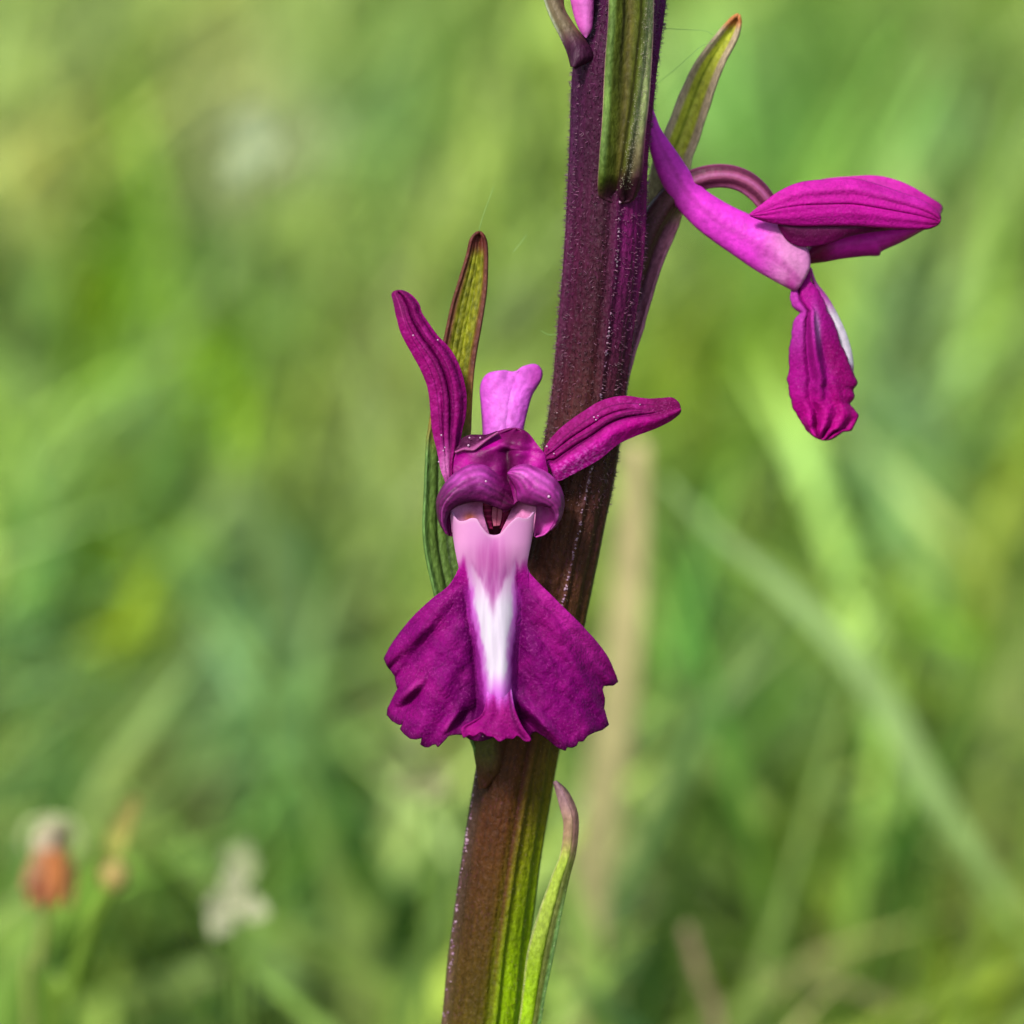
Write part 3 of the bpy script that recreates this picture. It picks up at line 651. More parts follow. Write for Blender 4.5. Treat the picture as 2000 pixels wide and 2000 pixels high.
# hairs along its pale ridge
k = 1500
yy_ = rng.uniform(-100, 370, k); uu_ = ridge_u(yy_) + rng.normal(0, .12, k) + .15
l_ = resample(Tl, 400); r_ = resample(Tr, 400)
li = np.interp(yy_, l_[::-1, 1], l_[::-1, 0]); ri = np.interp(yy_, r_[::-1, 1], r_[::-1, 0])
uu_ = np.clip(uu_, -1, 1); xx_ = li + (ri - li) * (uu_ + 1) / 2
hb = P(xx_, yy_, tw_(uu_, 0, xx_, yy_) + 2)
hn = -FWD[None] + rng.normal(size=(k, 3)) * .5; hn /= np.linalg.norm(hn, axis=1)[:, None]
hairs('bract_hairs', hb, hn, rng.uniform(3, 7, k) * S, rng.uniform(.5, 1, k) * S, M_hair, tb, lin(mix(np.tile([150., 150, 110], (k, 1)), (220, 210, 190), rng.random(k))), .6)

# ---- bud at the upper left --------------------------------------------------
bud = part('flower_bud', orchid, 'closed pink bud in a hairy bract at the top of the stem')
def budc(U, V, X, Y):
    c = mix(np.broadcast_to(np.array([122., 108, 84]), X.shape + (3,)), (206, 214, 180), sstep(-.5, -.9, U))
    c = mix(c, (168, 110, 90), .7 * sstep(.3, .9, U))
    return mix(c, (66, 24, 54), sstep(48, 96, Y))
sheet('bract', [(1118, 130), (1111, 104), (1096, 70), (1078, 34), (1066, 0), (1050, -60), (1040, -140), (1060, -230)], [(1120, 132), (1156, 112), (1144, 84), (1116, 46), (1098, 8), (1104, -60), (1095, -140), (1062, -230)],
      lambda U, V, X, Y: 60 - 50 * V + 20 * (1 - U ** 2), budc, M_leaf, bud, 30, 70, 8)
tube('bud_petal', [(1143, 74), (1132, 60), (1122, 35), (1114, 0), (1106, -60), (1100, -130), (1120, -180)], [(1146, 74), (1156, 58), (1159, 30), (1160, 0), (1158, -60), (1150, -130), (1122, -180)], lambda v: 62 - 10 * v,
     lambda T, V, X, Y: mix(np.broadcast_to(np.array([206., 92, 184]), X.shape + (3,)), (238, 130, 224), .7 * np.exp(-(np.cos(T) - .2) ** 2 / .2)), M_smooth, bud, 30, 50, .8)
k = 500
t_ = rng.uniform(.08, .62, k); le = resample([(1118, 130), (1111, 104), (1096, 70), (1078, 34), (1066, 0), (1050, -60), (1040, -140), (1060, -230)], 500)
q = le[(t_ * 499).astype(int)]
hb = P(q[:, 0] + rng.uniform(0, 5, k), q[:, 1], 62 - 50 * t_)
hn = -RT[None] * 1.0 - FWD[None] * .5 + rng.normal(size=(k, 3)) * .4; hn /= np.linalg.norm(hn, axis=1)[:, None]
hairs('bract_hairs', hb, hn, rng.uniform(3, 7, k) * S, rng.uniform(.7, 1.4, k) * S, M_hair, bud, lin(mix(np.tile([190., 200, 160], (k, 1)), (235, 240, 215), rng.random(k))), .4)

# ---- side flower --------------------------------------------------------------
sf = part('flower', orchid, 'side flower in profile with curved pink spur and hanging lip')
su = [(1262, 160), (1274, 205), (1283, 232), (1293, 255), (1328, 305), (1367, 360), (1409, 391), (1464, 418), (1510, 432), (1545, 450), (1570, 474), (1581, 494), (1583, 520), (1574, 542)]
sd = [(1258, 200), (1264, 262), (1272, 305), (1289, 352), (1316, 398), (1355, 441), (1394, 472), (1433, 499), (1472, 526), (1510, 548), (1538, 563), (1550, 568), (1560, 564), (1573, 544)]
def sfc(T, V, X, Y):
    c = np.broadcast_to(np.array([224., 58, 210]), X.shape + (3,))
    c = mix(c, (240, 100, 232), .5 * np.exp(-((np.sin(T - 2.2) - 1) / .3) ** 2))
    c = mix(c, (196, 50, 170), .6 * sstep(.72, .8, V) * G(X, Y, 1480, 460, 50, 40))
    c = mix(c, (220, 140, 200), .95 * sstep(1460, 1545, X))
    c = mix(c, (150, 30, 130), .3 * np.exp(-(np.sin(T * 4 + V * 3) - 1) ** 2 / .05)) 
    c = c * (1 + .06 * wob(X / 14, Y / 14, 1., 2))[..., None]
    return mix(c, (168, 30, 140), .7 * G(X, Y, 1545, 560, 14, 22))
tube('spur', su, sd, lambda v: -78 - 20 * np.sin(v * 3) , sfc, M_smooth, sf, 60, 120, .6)
# ovary arching from the stem
oc = [(1222, 620), (1236, 540), (1256, 470), (1288, 412), (1330, 366), (1372, 347), (1415, 343), (1452, 353), (1480, 374), (1502, 402)]
def ovc(T, V, X, Y):
    c = np.broadcast_to(np.array([150., 70, 110]), X.shape + (3,))
    s_ = np.sin(T * 5 + V * 5)
    c = mix(c, (86, 30, 58), .8 * sstep(-.1, .6, s_))
    c = mix(c, (196, 110, 170), .6 * sstep(.5, 1, -s_))
    return mix(c, (70, 44, 40), .8 * sstep(1345, 1300, X))
spine('ovary', oc, [16, 22, 27, 27, 25, 23, 23, 23, 22, 20], lambda v: -115 + 10 * v, ovc, M_smooth, sf, nr=60, nv=110, depth=.9, rib=lambda T, V: 1 + .05 * np.cos(T * 5 + V * 5))
# hood: near petal, under petal, far petal and dorsal sepal
def hoodc(base, veins):
    def f(U, V, X, Y):
        c = np.broadcast_to(np.array(base, float), X.shape + (3,))
        c = mix(c, (206, 50, 176), .55 * sstep(.0, -.8, U))
        for u0, a in veins:
            c = mix(c, (120, 0, 84), a * np.exp(-((U - u0 - .1 * np.sin(V * 3)) / .035) ** 2))
        c = mix(c, (120, 4, 84), .7 * sstep(.82, 1, V))
        return mix(c, (150, 10, 116), .4 * np.clip(wob(X / 20, Y / 10, 1., 2), 0, 1))
    return f
sheet('sepal', [(1500, 395), (1540, 372), (1600, 352), (1660, 345), (1716, 344), (1766, 358), (1812, 384), (1838, 402), (1837, 415)], [(1510, 420), (1600, 425), (1700, 430), (1780, 434), (1837, 418)],
      lambda U, V, X, Y: -118 + 20 * U, hoodc((198, 26, 158), []), M_smooth, sf, 40, 80, 4)
sheet('petal', [(1464, 419), (1491, 398), (1522, 375), (1561, 358), (1608, 352), (1666, 350), (1716, 362), (1763, 378), (1800, 392), (1825, 408), (1836, 422), (1835, 434)],
      [(1466, 421), (1490, 430), (1518, 436), (1557, 440), (1608, 440), (1666, 440), (1724, 444), (1782, 447), (1812, 446), (1828, 440), (1835, 434)],
      lambda U, V, X, Y: -50 + 20 * np.sqrt(np.clip(1 - U ** 2, 0, 1)) * np.sin(np.clip(V, .02, .98) * 3.14) ** .5 + .8 * np.sin(U * 12 + V * 4) - 4 * np.exp(-((U + .02 - .1 * np.sin(V * 3)) / .05) ** 2) + 5 * np.exp(-((U + .6) / .2) ** 2) * sstep(.1, .4, V), hoodc((186, 18, 150), [(.0, .5), (-.5, .2), (.4, .15), (.93, .4)]), M_petal, sf, 60, 120, 4)
sheet('sepal', [(1520, 436), (1545, 436), (1600, 434), (1666, 434), (1740, 440), (1800, 442)], [(1520, 440), (1536, 466), (1556, 479), (1582, 481), (1620, 474), (1666, 458), (1740, 447), (1800, 444)],
      lambda U, V, X, Y: -60 - 4 * U + 6 * (1 - U ** 2), lambda U, V, X, Y: mix(np.broadcast_to(np.array([84., 0, 62]), X.shape + (3,)), (128, 2, 98), .6 * sstep(0, 1, U)), M_smooth, sf, 30, 80, 4)
sheet('petal', [(1578, 484), (1600, 458), (1639, 446), (1700, 440), (1760, 440), (1806, 443)], [(1580, 514), (1612, 510), (1646, 504), (1690, 499), (1716, 498), (1722, 489), (1763, 470), (1806, 446)],
      lambda U, V, X, Y: -128 + 22 * (1 - U ** 2), lambda U, V, X, Y: mix(mix(np.broadcast_to(np.array([204., 30, 176]), X.shape + (3,)), (112, 10, 60), .9 * sstep(1640, 1600, X)), (120, 0, 90), .6 * sstep(.4, 1, U)), M_smooth, sf, 40, 80, 4)
# hanging lip: a back half with the white band, and the near lobe folded over it
def lipn(U, V, X, Y):
    c = np.broadcast_to(np.array([160., 12, 132]), X.shape + (3,))
    c = mix(c, (178, 60, 168), .8 * sstep(-.1, -.7, U) * sstep(720, 640, Y))
    c = mix(c, (224, 150, 222), .9 * G(X, Y, 1596, 640, 7, 40, -6))
    c = mix(c, (140, 0, 98), .8 * sstep(0, .6, U) * sstep(620, 700, Y))
    c = mix(c, (178, 0, 130), .7 * sstep(740, 800, Y))
    return mix(c, (200, 20, 140), .35 * np.clip(wob(X / 8, Y / 14, 1., 3), 0, 1) * sstep(760, 800, Y))
SLl = [(1559, 545), (1547, 566), (1546, 590), (1555, 604), (1561, 612), (1552, 630), (1544, 674), (1541, 724), (1543, 771), (1553, 798), (1560, 815), (1572, 834), (1590, 852), (1605, 858)]
SLr = [(1580, 525), (1583, 545), (1592, 560), (1606, 585), (1620, 614), (1636, 655), (1650, 694), (1660, 716), (1672, 744), (1664, 760), (1668, 774), (1660, 788), (1667, 800), (1673, 814), (1668, 830), (1662, 840), (1648, 842), (1635, 849), (1620, 858), (1605, 859)]
def slw(U, V, X, Y):
    return -92 + 30 * np.sqrt(np.clip(1 - U ** 2, 0, 1)) * sstep(0, .25, V) + 18 * np.exp(-((U + .05) / .12) ** 2) * sstep(.15, .3, V) * sstep(.85, .5, V) - 12 * np.exp(-((U + .35) / .14) ** 2) + 1.5 * wob(X / 8, Y / 12, 1., 2) + 9 * sstep(.66, .9, V) * np.sin(U * 11 + Y / 14) + 10 * G(X, Y, 1590, 660, 9, 60) - 9 * G(X, Y, 1608, 690, 9, 70, -12) + 8 * G(X, Y, 1630, 760, 8, 50, -24) + 7 * sstep(.8, .95, V) * np.sin(X / 7 + Y / 9)
sheet('lip', SLl, SLr, slw, lipn, M_petal, sf, 70, 140, 4, edge=3)
sheet('lip_lobe', [(1580, 522), (1590, 560), (1605, 600), (1622, 650), (1640, 700), (1652, 730), (1660, 750)], [(1584, 524), (1594, 552), (1617, 583), (1640, 625), (1656, 664), (1665, 706), (1664, 745)],
      lambda U, V, X, Y: -124 + 14 * (1 - U ** 2), lambda U, V, X, Y: mix(mix(np.broadcast_to(np.array([240., 226, 242]), X.shape + (3,)), (190, 60, 170), sstep(620, 570, Y)), (180, 30, 150), .8 * sstep(705, 735, Y)), M_smooth, sf, 30, 80, 4)

# bract behind the side flower
Gl = [(1205, 800), (1212, 720), (1222, 640), (1236, 560), (1248, 480), (1262, 400), (1268, 350), (1283, 300), (1303, 250), (1328, 189), (1355, 129), (1388, 84), (1419, 46), (1434, 32), (1443, 29)]
Gr = [(1215, 800), (1232, 715), (1245, 670), (1257, 636), (1270, 585), (1288, 528), (1310, 474), (1332, 416), (1342, 360), (1350, 310), (1358, 290), (1370, 255), (1390, 190), (1413, 128), (1438, 76), (1446, 46), (1443, 29)]
def gcol(U, V, X, Y):
    up = mix(np.broadcast_to(np.array([186., 194, 56]), X.shape + (3,)), (108, 126, 10), .8 * np.exp(-((U + .15) / .1) ** 2) * sstep(60, 120, Y))
    up = mix(up, (206, 210, 90), .5 * sstep(120, 240, Y) * np.exp(-((U - .15) / .25) ** 2))
    up = mix(up, (192, 172, 142), sstep(.5, .75, np.abs(U + .03)))
    up = mix(up, (204, 126, 70), .9 * sstep(62, 40, Y))
    lo = mix(np.broadcast_to(np.array([190., 120, 150]), X.shape + (3,)), (66, 30, 46), .85 * np.exp(-((U + .1) / .45) ** 2) * sstep(640, 540, Y))
    lo = mix(lo, (150, 140, 90), .5 * np.exp(-((U + .7) / .3) ** 2))
    cr = np.broadcast_to(np.array([206., 196, 140]), X.shape + (3,))
    c = mix(up, cr, sstep(290, 330, Y))
    return mix(c, lo, sstep(400, 450, Y))
gb = sheet('bract', Gl, Gr, lambda U, V, X, Y: np.interp(Y, [0, 300, 800], [-150, -160, -110]) + 16 * U ** 2, gcol, M_leaf, orchid, 50, 150, 7, edge=1.5)
gb['label'] = 'pointed yellow green bract rising behind the side flower'

# bract at the lower right of the stem
Ql = [(1083, 1526), (1095, 1574), (1103, 1611), (1097, 1667), (1080, 1711), (1058, 1770), (1042, 1819), (1030, 1866), (1023, 1928), (1012, 2010), (975, 2160), (930, 2350)]
Qr = [(1084, 1526), (1107, 1546), (1124, 1580), (1128, 1611), (1123, 1664), (1111, 1711), (1095, 1788), (1080, 1866), (1064, 1943), (1052, 2010), (1015, 2160), (950, 2350)]
def qc(U, V, X, Y):
    c = mix(np.broadcast_to(np.array([150., 172, 60]), X.shape + (3,)), (140, 178, 16), sstep(1800, 1950, Y))
    c = mix(c, (84, 92, 40), sstep(.1, .3, U) * .9)
    c = mix(c, (124, 168, 92), .9 * sstep(.55, .8, U) * sstep(1700, 1800, Y))
    c = mix(c, (150, 150, 110), .7 * sstep(-.75, -.95, U))
    c = mix(c, (170, 128, 116), sstep(1690, 1620, Y) * .85)
    c = mix(c, (112, 80, 76), sstep(1700, 1600, Y) * sstep(.0, .5, U) * .8)
    return mix(c, (196, 150, 158), sstep(1620, 1550, Y) * sstep(.8, .2, U))
qb = sheet('bract', Ql, Qr, lambda U, V, X, Y: np.interp(Y, [1526, 2000, 2350], [-60, -100, -150]) + 8 * (1 - U ** 2) - 9 * np.exp(-((U - .25) / .12) ** 2), qc, M_leaf, orchid, 50, 140, 7)
qb['label'] = 'slender pale green bract curving in beside the lower stem'
k = 350
t_ = rng.uniform(0.02, .85, k); re = resample(Qr, 500); le = resample(Ql, 500)
side = rng.random(k) < .75
q = np.where(side[:, None], re[(t_ * 499).astype(int)], le[(t_ * 499).astype(int)])
hb = P(q[:, 0] + np.where(side, -3, 2), q[:, 1], np.interp(q[:, 1], [1526, 2000, 2350], [-60, -100, -150]) + 4)
hn = np.where(side, 1, -1)[:, None] * RT[None] * .7 - FWD[None] * .6 + rng.normal(size=(k, 3)) * .4; hn /= np.linalg.norm(hn, axis=1)[:, None]
hairs('bract_hairs', hb, hn, rng.uniform(2, 5, k) * S, rng.uniform(.8, 1.5, k) * S, M_hair, qb, lin(mix(np.tile([150., 180, 110], (k, 1)), (220, 230, 180), rng.random(k))), .4)

# ------------------------------------------------------------------ spider silk
def silk(pts, w, label):
    o = spine('spider_silk', pts, [.55, .5, .55], lambda v: w + 0 * v, const((150, 200, 110)), M_silk, None, nr=5, nv=24)
    o['label'] = label; o['category'] = 'spider silk'; o['group'] = 'strands of spider silk round the orchid'
silk([(934, 455), (944, 420), (955, 390), (964, 366)], -50, 'silk strand standing on the tip of the brown edged bract')
silk([(1002, 492), (1014, 478), (1028, 460)], -50, 'short silk strand floating left of the maroon stem')
silk([(1282, 165), (1320, 134), (1345, 112), (1370, 90), (1392, 84)], -60, 'slanting silk strand reaching the yellow green bract')
silk([(1295, 56), (1340, 58), (1376, 60), (1392, 68)], -60, 'level silk strand between upper stem and yellow green bract')
silk([(1056, 646), (1072, 654), (1090, 652)], -50, 'tiny curved silk strand touching the stem beside the upright sepal')

# ------------------------------------------------------------------ ground
def ground_mat():
    m = bpy.data.materials.new('meadow_soil'); m.use_nodes = True
    n = m.node_tree.nodes; L = m.node_tree.links; b = n['Principled BSDF']
    tc = n.new('ShaderNodeTexCoord'); a = n.new('ShaderNodeTexNoise'); a.inputs['Scale'].default_value = 9; a.inputs['Detail'].default_value = 8
    L.new(tc.outputs['Object'], a.inputs['Vector'])
    r = n.new('ShaderNodeValToRGB'); r.color_ramp.elements[0].position = .3; r.color_ramp.elements[0].color = (.13, .17, .05, 1)
    r.color_ramp.elements[1].position = .7; r.color_ramp.elements[1].color = (.22, .25, .10, 1)
    L.new(a.outputs['Fac'], r.inputs[0]); L.new(r.outputs[0], b.inputs['Base Color']); b.inputs['Roughness'].default_value = .9
    return m
gx = np.r_[-400, -60, -10, np.linspace(-3, 3, 61), 10, 60, 400]
gy = np.r_[-400, -60, -10, np.linspace(-2, 6, 81), 15, 60, 400]
GX, GY = np.meshgrid(gx, gy)
GZ = .006 * wob(GX * 9, GY * 9, 1.0, 2) * (np.abs(GX) < 3) * (np.abs(GY - 2) < 4) - .008
ground = mesh_np('ground', np.stack([GX, GY, GZ], -1).reshape(-1, 3), grid_faces(len(gy), len(gx)), ground_mat())
ground['kind'] = 'structure'

# ------------------------------------------------------------------ meadow grass
PATCH = [  # x, y, rx, ry, angle, colour of the growth there, weight
 (60, 60, 120, 120, 0, (158, 188, 104), 1), (420, 230, 90, 200, 15, (162, 168, 112), 1.2), (500, 275, 130, 60, -10, (190, 206, 165), 2.2), (600, 90, 70, 200, 35, (160, 192, 104), 1.2),
 (740, 200, 80, 150, 20, (98, 142, 72), 1.2), (240, 430, 60, 160, 10, (84, 134, 10), 2), (200, 600, 70, 110, 5, (134, 172, 20), 2), (430, 560, 110, 90, 20, (92, 134, 78), 1.4),
 (650, 460, 90, 140, 25, (158, 186, 94), 1.2), (90, 330, 110, 110, 0, (166, 178, 96), 1.2), (60, 620, 60, 90, 0, (98, 138, 84), 1), (290, 820, 50, 200, -10, (140, 184, 122), 1.4), (420, 700, 60, 150, -12, (122, 166, 10), 2),
 (770, 860, 50, 120, 0, (160, 176, 116), 1.5), (100, 950, 110, 70, -30, (142, 186, 92), 1.2), (250, 1010, 60, 110, 0, (76, 116, 0), 2.2), (480, 975, 45, 60, 0, (92, 100, 60), 1.6), (430, 1200, 70, 200, 0, (124, 176, 120), 1.4),
 (260, 1170, 60, 90, 0, (152, 174, 30), 1.6), (70, 1330, 50, 320, 2, (124, 182, 114), 1.6), (660, 1300, 60, 110, 10, (86, 102, 44), 1.6), (560, 1180, 60, 120, 0, (88, 136, 88), 1.2), (520, 1450, 70, 110, 0, (92, 146, 88), 1.2),
 (330, 1520, 70, 60, -20, (154, 164, 100), 1.4), (260, 1340, 70, 70, 0, (84, 110, 52), 1), (620, 1640, 90, 120, 0, (80, 136, 48), 1.3), (820, 1530, 50, 100, 0, (176, 176, 134), 1.8), (700, 1700, 90, 40, -20, (132, 152, 50), 1.2),
 (800, 1740, 60, 120, 0, (50, 100, 28), 1.8), (330, 1920, 40, 180, 5, (40, 78, 16), 2.4), (430, 1880, 60, 60, 0, (100, 106, 70), 1.4), (560, 1920, 80, 90, 0, (118, 158, 92), 1), (100, 1800, 60, 200, 8, (70, 128, 20), 1.2),
 (1400, 200, 120, 140, 0, (132, 182, 98), 1.2), (1650, 120, 130, 120, 10, (104, 150, 60), 1.2), (1860, 220, 90, 90, 0, (86, 130, 72), 1.3), (1520, 310, 80, 110, 0, (88, 146, 48), 1.3), (1420, 720, 140, 110, -20, (142, 178, 40), 1.6),
 (1760, 780, 90, 230, 0, (142, 178, 130), 1.3), (1950, 450, 60, 200, 0, (146, 184, 82), 1.2), (1960, 820, 60, 90, 0, (126, 170, 40), 1.4), (1600, 900, 100, 60, 0, (130, 172, 90), 1),
 (1340, 1200, 60, 160, 0, (80, 142, 56), 1.6), (1660, 1080, 60, 100, -30, (92, 128, 20), 1.8), (1850, 1280, 60, 90, 0, (98, 150, 20), 1.8), (1950, 1040, 60, 80, 0, (164, 186, 88), 1.6), (1780, 960, 80, 70, 0, (120, 182, 96), 1.2),
 (1500, 1350, 90, 60, 30, (96, 154, 88), 1.2), (1450, 1500, 60, 90, 0, (80, 118, 48), 1.2), (1400, 1740, 60, 210, 5, (52, 78, 16), 2.4), (1590, 1690, 50, 90, 0, (84, 124, 6), 1.8), (1640, 1560, 70, 50, 30, (152, 176, 104), 1.5),
 (1760, 1700, 60, 60, 0, (44, 104, 30), 2), (1880, 1650, 60, 90, 15, (160, 168, 84), 1.6), (1660, 1890, 90, 90, 0, (150, 140, 98), 1.6), (1860, 1930, 110, 50, -30, (130, 158, 10), 1.8), (1900, 1830, 60, 30, -30, (78, 90, 34), 1.4),
 (1230, 1900, 50, 140, 0, (44, 84, 40), 2), (1180, 1640, 40, 120, 0, (170, 176, 122), 1.4), (1150, 1500, 50, 60, 0, (134, 170, 116), 1.2), (1900, 1500, 50, 100, 0, (74, 106, 58), 1.2), (1980, 1350, 40, 90, 0, (158, 176, 104), 1.3)]
def patch(x, y):
    num = np.zeros(x.shape + (3,)); den = np.full(x.shape, .30)
    num += .30 * np.array([132., 160, 74])
    for (cx_, cy_, rx, ry, a, c, w) in PATCH:
        g = w * G(x, y, cx_, cy_, rx, ry, a)
        num += g[..., None] * np.array(c, float); den += g
    return num / den[..., None]
PAL = np.array([(186, 200, 150), (160, 196, 140), (48, 84, 26), (176, 186, 120), (60, 96, 30), (150, 180, 40), (150, 190, 130), (110, 160, 60), (140, 180, 80), (90, 140, 70), (120, 170, 105), (140, 165, 40), (80, 125, 45), (168, 170, 110), (105, 150, 90)], float)

def grass_field(name, n, area, hgt, wid, seed, keep, lean_=(.25, 1.3), own_=.3):
    r = np.random.default_rng(seed)
    x, y = area(r, n)
    n = len(x)
    h = r.uniform(hgt[0], hgt[1], n) * (1 + .2 * wob(x * 14, y * 14, 1.0, 1)); wd_ = r.uniform(wid[0], wid[1], n)
    az = r.uniform(0, 2 * math.pi, n); lean = r.uniform(lean_[0], lean_[1], n) * h
    az = np.where(r.random(n) < .7, np.where(r.random(n) < .68, 0.0, math.pi) + r.normal(0, .5, n), az)
    curl = r.uniform(.6, 1.9, n)
    fa = az + math.pi / 2 + r.normal(0, .9, n)
    t = np.array([0, .3, .6, .85, 1.0])
    k = len(t)
    dx, dy = np.cos(az)[:, None] * lean[:, None] * t ** (1 + curl[:, None]), np.sin(az)[:, None] * lean[:, None] * t ** (1 + curl[:, None])
    zc = h[:, None] * (t - .30 * (lean / h)[:, None] * t ** 2.5) - .004
    Cn = np.stack([x[:, None] + dx, y[:, None] + dy, zc], -1)
    ww = wd_[:, None] * np.array([.7, 1, .85, .5, .04]) / 2
    side = np.stack([np.cos(fa), np.sin(fa), 0 * fa], -1)[:, None, :] * ww[..., None]
    fold = np.stack([-np.sin(fa), np.cos(fa), 0 * fa], -1)[:, None, :] * ww[..., None] * .35
    V = np.stack([Cn - side, Cn + fold, Cn + side], 2)            # n,k,3,3
    qx, qy, dd = proj(Cn)
    if keep is not None:
        infr = ((qx > -120) & (qx < 2120) & (qy > -120) & (qy < 2120) & (dd < keep)) | ((dd < -.12) & (qx > -900) & (qx < 2900) & (qy > -300) & (qy < 2400))
        ok = ~infr.any(1)
        V, Cn, qx, qy, dd = V[ok], Cn[ok], qx[ok], qy[ok], dd[ok]; n = len(V)
    pc = patch(qx, qy)
    pc = np.clip(118 * np.array([1.05, 1.32, .62]) + (pc - 118 * np.array([1.05, 1.32, .62])) * 1.6, 4, 205)
    own = PAL[r.integers(0, len(PAL), n)][:, None, :]
    own = mix(own + 0 * pc, pc.mean(1)[:, None, :] + 0 * pc, np.full(pc.shape[:2], .45))
    inv = ((qx > -300) & (qx < 2300) & (qy > -300) & (qy < 2300))
    c = mix(own, pc, np.where(inv, 1 - own_, .25))
    c = lin(c) * (np.clip(np.exp(r.normal(-.05, .5, n)), .25, 1.75)[:, None] * np.array([1.10, 1.02, .98]))[:, None, :]
    F0 = []
    for a in range(k - 1):
        for b in range(2):
            F0.append([a * 3 + b, a * 3 + b + 1, (a + 1) * 3 + b + 1, (a + 1) * 3 + b])
    F = (np.arange(n)[:, None, None] * (k * 3) + np.array(F0)[None]).reshape(-1, 4)
    c = np.repeat(c[:, :, None, :], 3, 2)
    o = mesh_np(name, V.reshape(-1, 3), F, M_grass, None, c.reshape(-1, 3) * GRASS_GAIN)
    o['kind'] = 'stuff'
    return o
GRASS_GAIN = 0.87
def corridor(r, n):
    y = -.35 + 3.2 * r.random(n) ** 1.25
    hw_ = .13 + .2 * (y + .35)
    return r.uniform(-1, 1, n) * hw_, y
def wide(r, n):
    y = r.uniform(-1.2, 9, n); x = r.uniform(-3.5, 3.5, n)
    ok = (np.abs(x) > .13 + .16 * np.maximum(y + .35, 0)) | (y > 2.6)
    return x[ok], y[ok]
g1 = grass_field('meadow_grass', 24000, corridor, (.035, .08), (.003, .007), 3, .12)
g1['label'] = 'dense green meadow grass filling the blurred background'; g1['category'] = 'grass'
g2 = grass_field('meadow_grass', 26000, wide, (.06, .13), (.005, .012), 5, .10)
g2['label'] = 'sparser meadow grass beyond and beside the dense growth'; g2['category'] = 'grass'
g3 = grass_field('meadow_grass', 7000, corridor, (.06, .12), (.003, .0065), 21, .13, lean_=(.1, .8), own_=.5)
g3['label'] = 'taller scattered blades rising above the dense meadow grass'; g3['category'] = 'grass'

# ------------------------------------------------------------------ single plants one can tell apart in the blur
def blade(name, pts, wid, w0, w1, c0, c1, label, cat, mat=None, group=None):
    """one leaf: centre line in photo pixels at depth w0..w1, ends in the soil when it leaves the frame"""
    c = resample(pts, 40); t = np.gradient(c, axis=0); t /= np.linalg.norm(t, axis=1)[:, None]
    n = np.stack([-t[:, 1], t[:, 0]], 1)
    tt = np.linspace(0, 1, 40)
    ww = np.interp(tt, np.linspace(0, 1, len(wid)), wid)[:, None] / 2
    L, R = c + n * ww, c - n * ww
    o = sheet(name, L, R, lambda U, V, X, Y: w0 + (w1 - w0) * V - 8 * (1 - U ** 2), lambda U, V, X, Y: mix(mix(np.broadcast_to(np.array(c0, float), X.shape + (3,)), c1, V), (90, 130, 60), .15 * np.clip(np.sin(U * 14), 0, 1)), mat or M_grass, None, 9, 60, 6)
    o['label'] = label; o['category'] = cat
    if group: o['group'] = group
    return o
GB = 'single blades standing out of the blurred grass'
def toground(x, y, w, lean=0):
    """photo pixel and depth of the soil below a point"""
    p = P(x, y, w); q = np.array([p[0] + lean, p[1], -.002]); a, b, dd = proj(q)
    return float(a), float(b), -dd / S
def stand(name, top, wid, w, c0, c1, label, cat, mat=None, lean=0):
    x, y = top[-1]
    a, b, w2 = toground(x, y, w, lean)
    pts = top + [((x + a) / 2 + (x - top[-2][0]) * .2, (y + b) / 2), (a, b)]
    return blade(name, pts, wid, w, w2, c0, c1, label, cat, mat, GB)
stand('straw', [(1242, 860), (1236, 1000), (1222, 1200), (1200, 1400), (1172, 1600), (1150, 1800)], [40, 66, 78, 76, 60, 40, 26, 20, 16], -5200, (196, 180, 132), (120, 130, 76), 'pale tan dead stalk rising right behind the maroon stem', 'straw', M_dry)
stand('grass_blade', [(1300, 940), (1400, 1040), (1520, 1140), (1640, 1260), (1740, 1390), (1830, 1560)], [4, 40, 60, 28, 5, 4, 4, 3], -5200, (156, 182, 122), (112, 140, 66), 'broad pale blade slanting down to the right of the front flower', 'grass blade', lean=.06)
stand('straw', [(1340, 1810), (1360, 1880), (1385, 1960), (1400, 2050)], [16, 30, 30, 24, 20, 16], -4200, (160, 140, 110), (130, 115, 80), 'pinkish dead straw low in the grass right of the orchid', 'straw', M_dry)
stand('grass_blade', [(2030, 1810), (1930, 1890), (1830, 1950), (1740, 2040)], [16, 24, 26, 24, 20, 18], -3600, (112, 134, 40), (96, 124, 36), 'yellow green blade lying low in the right corner of the view', 'grass blade')

# blossoms melted by the blur
def blossom(cx_, cy_, w, r, c, label, n=7):
    root = bpy.data.objects.new('meadow_flower', None); COL.objects.link(root)
    a, b, w2 = toground(cx_, cy_, w)
    g = P(a, b, w2); root.location = (g[0], g[1], 0); root['label'] = label; root['category'] = 'flower'; root.empty_display_size = .01
    for i in range(n):
        t = 2 * math.pi * i / n + .3
        rr_ = r * (.7 + .4 * math.sin(i * 2.3 + cx_)); ex, ey = cx_ + math.cos(t) * rr_, cy_ + math.sin(t) * rr_ * .9
        px_, py_ = -math.sin(t), math.cos(t)
        m_ = ((cx_ + ex) / 2, (cy_ + ey) / 2)
        sheet('petal', [(cx_, cy_), (m_[0] + px_ * r * .33, m_[1] + py_ * r * .33), (ex, ey)], [(cx_, cy_), (m_[0] - px_ * r * .33, m_[1] - py_ * r * .33), (ex, ey)],
              lambda U, V, X, Y: w + 12 * V * V * 3, const(c), M_dry, root, 7, 12, 6)
    spine('flower_stem', [(cx_, cy_), ((cx_ + a) / 2, (cy_ + b) / 2 - 20), (a, b)], [6, 6, 6], lambda v: w - 10 + (w2 - w) * v, const((120, 150, 70)), M_grass, root, nr=8, nv=30)
    return root
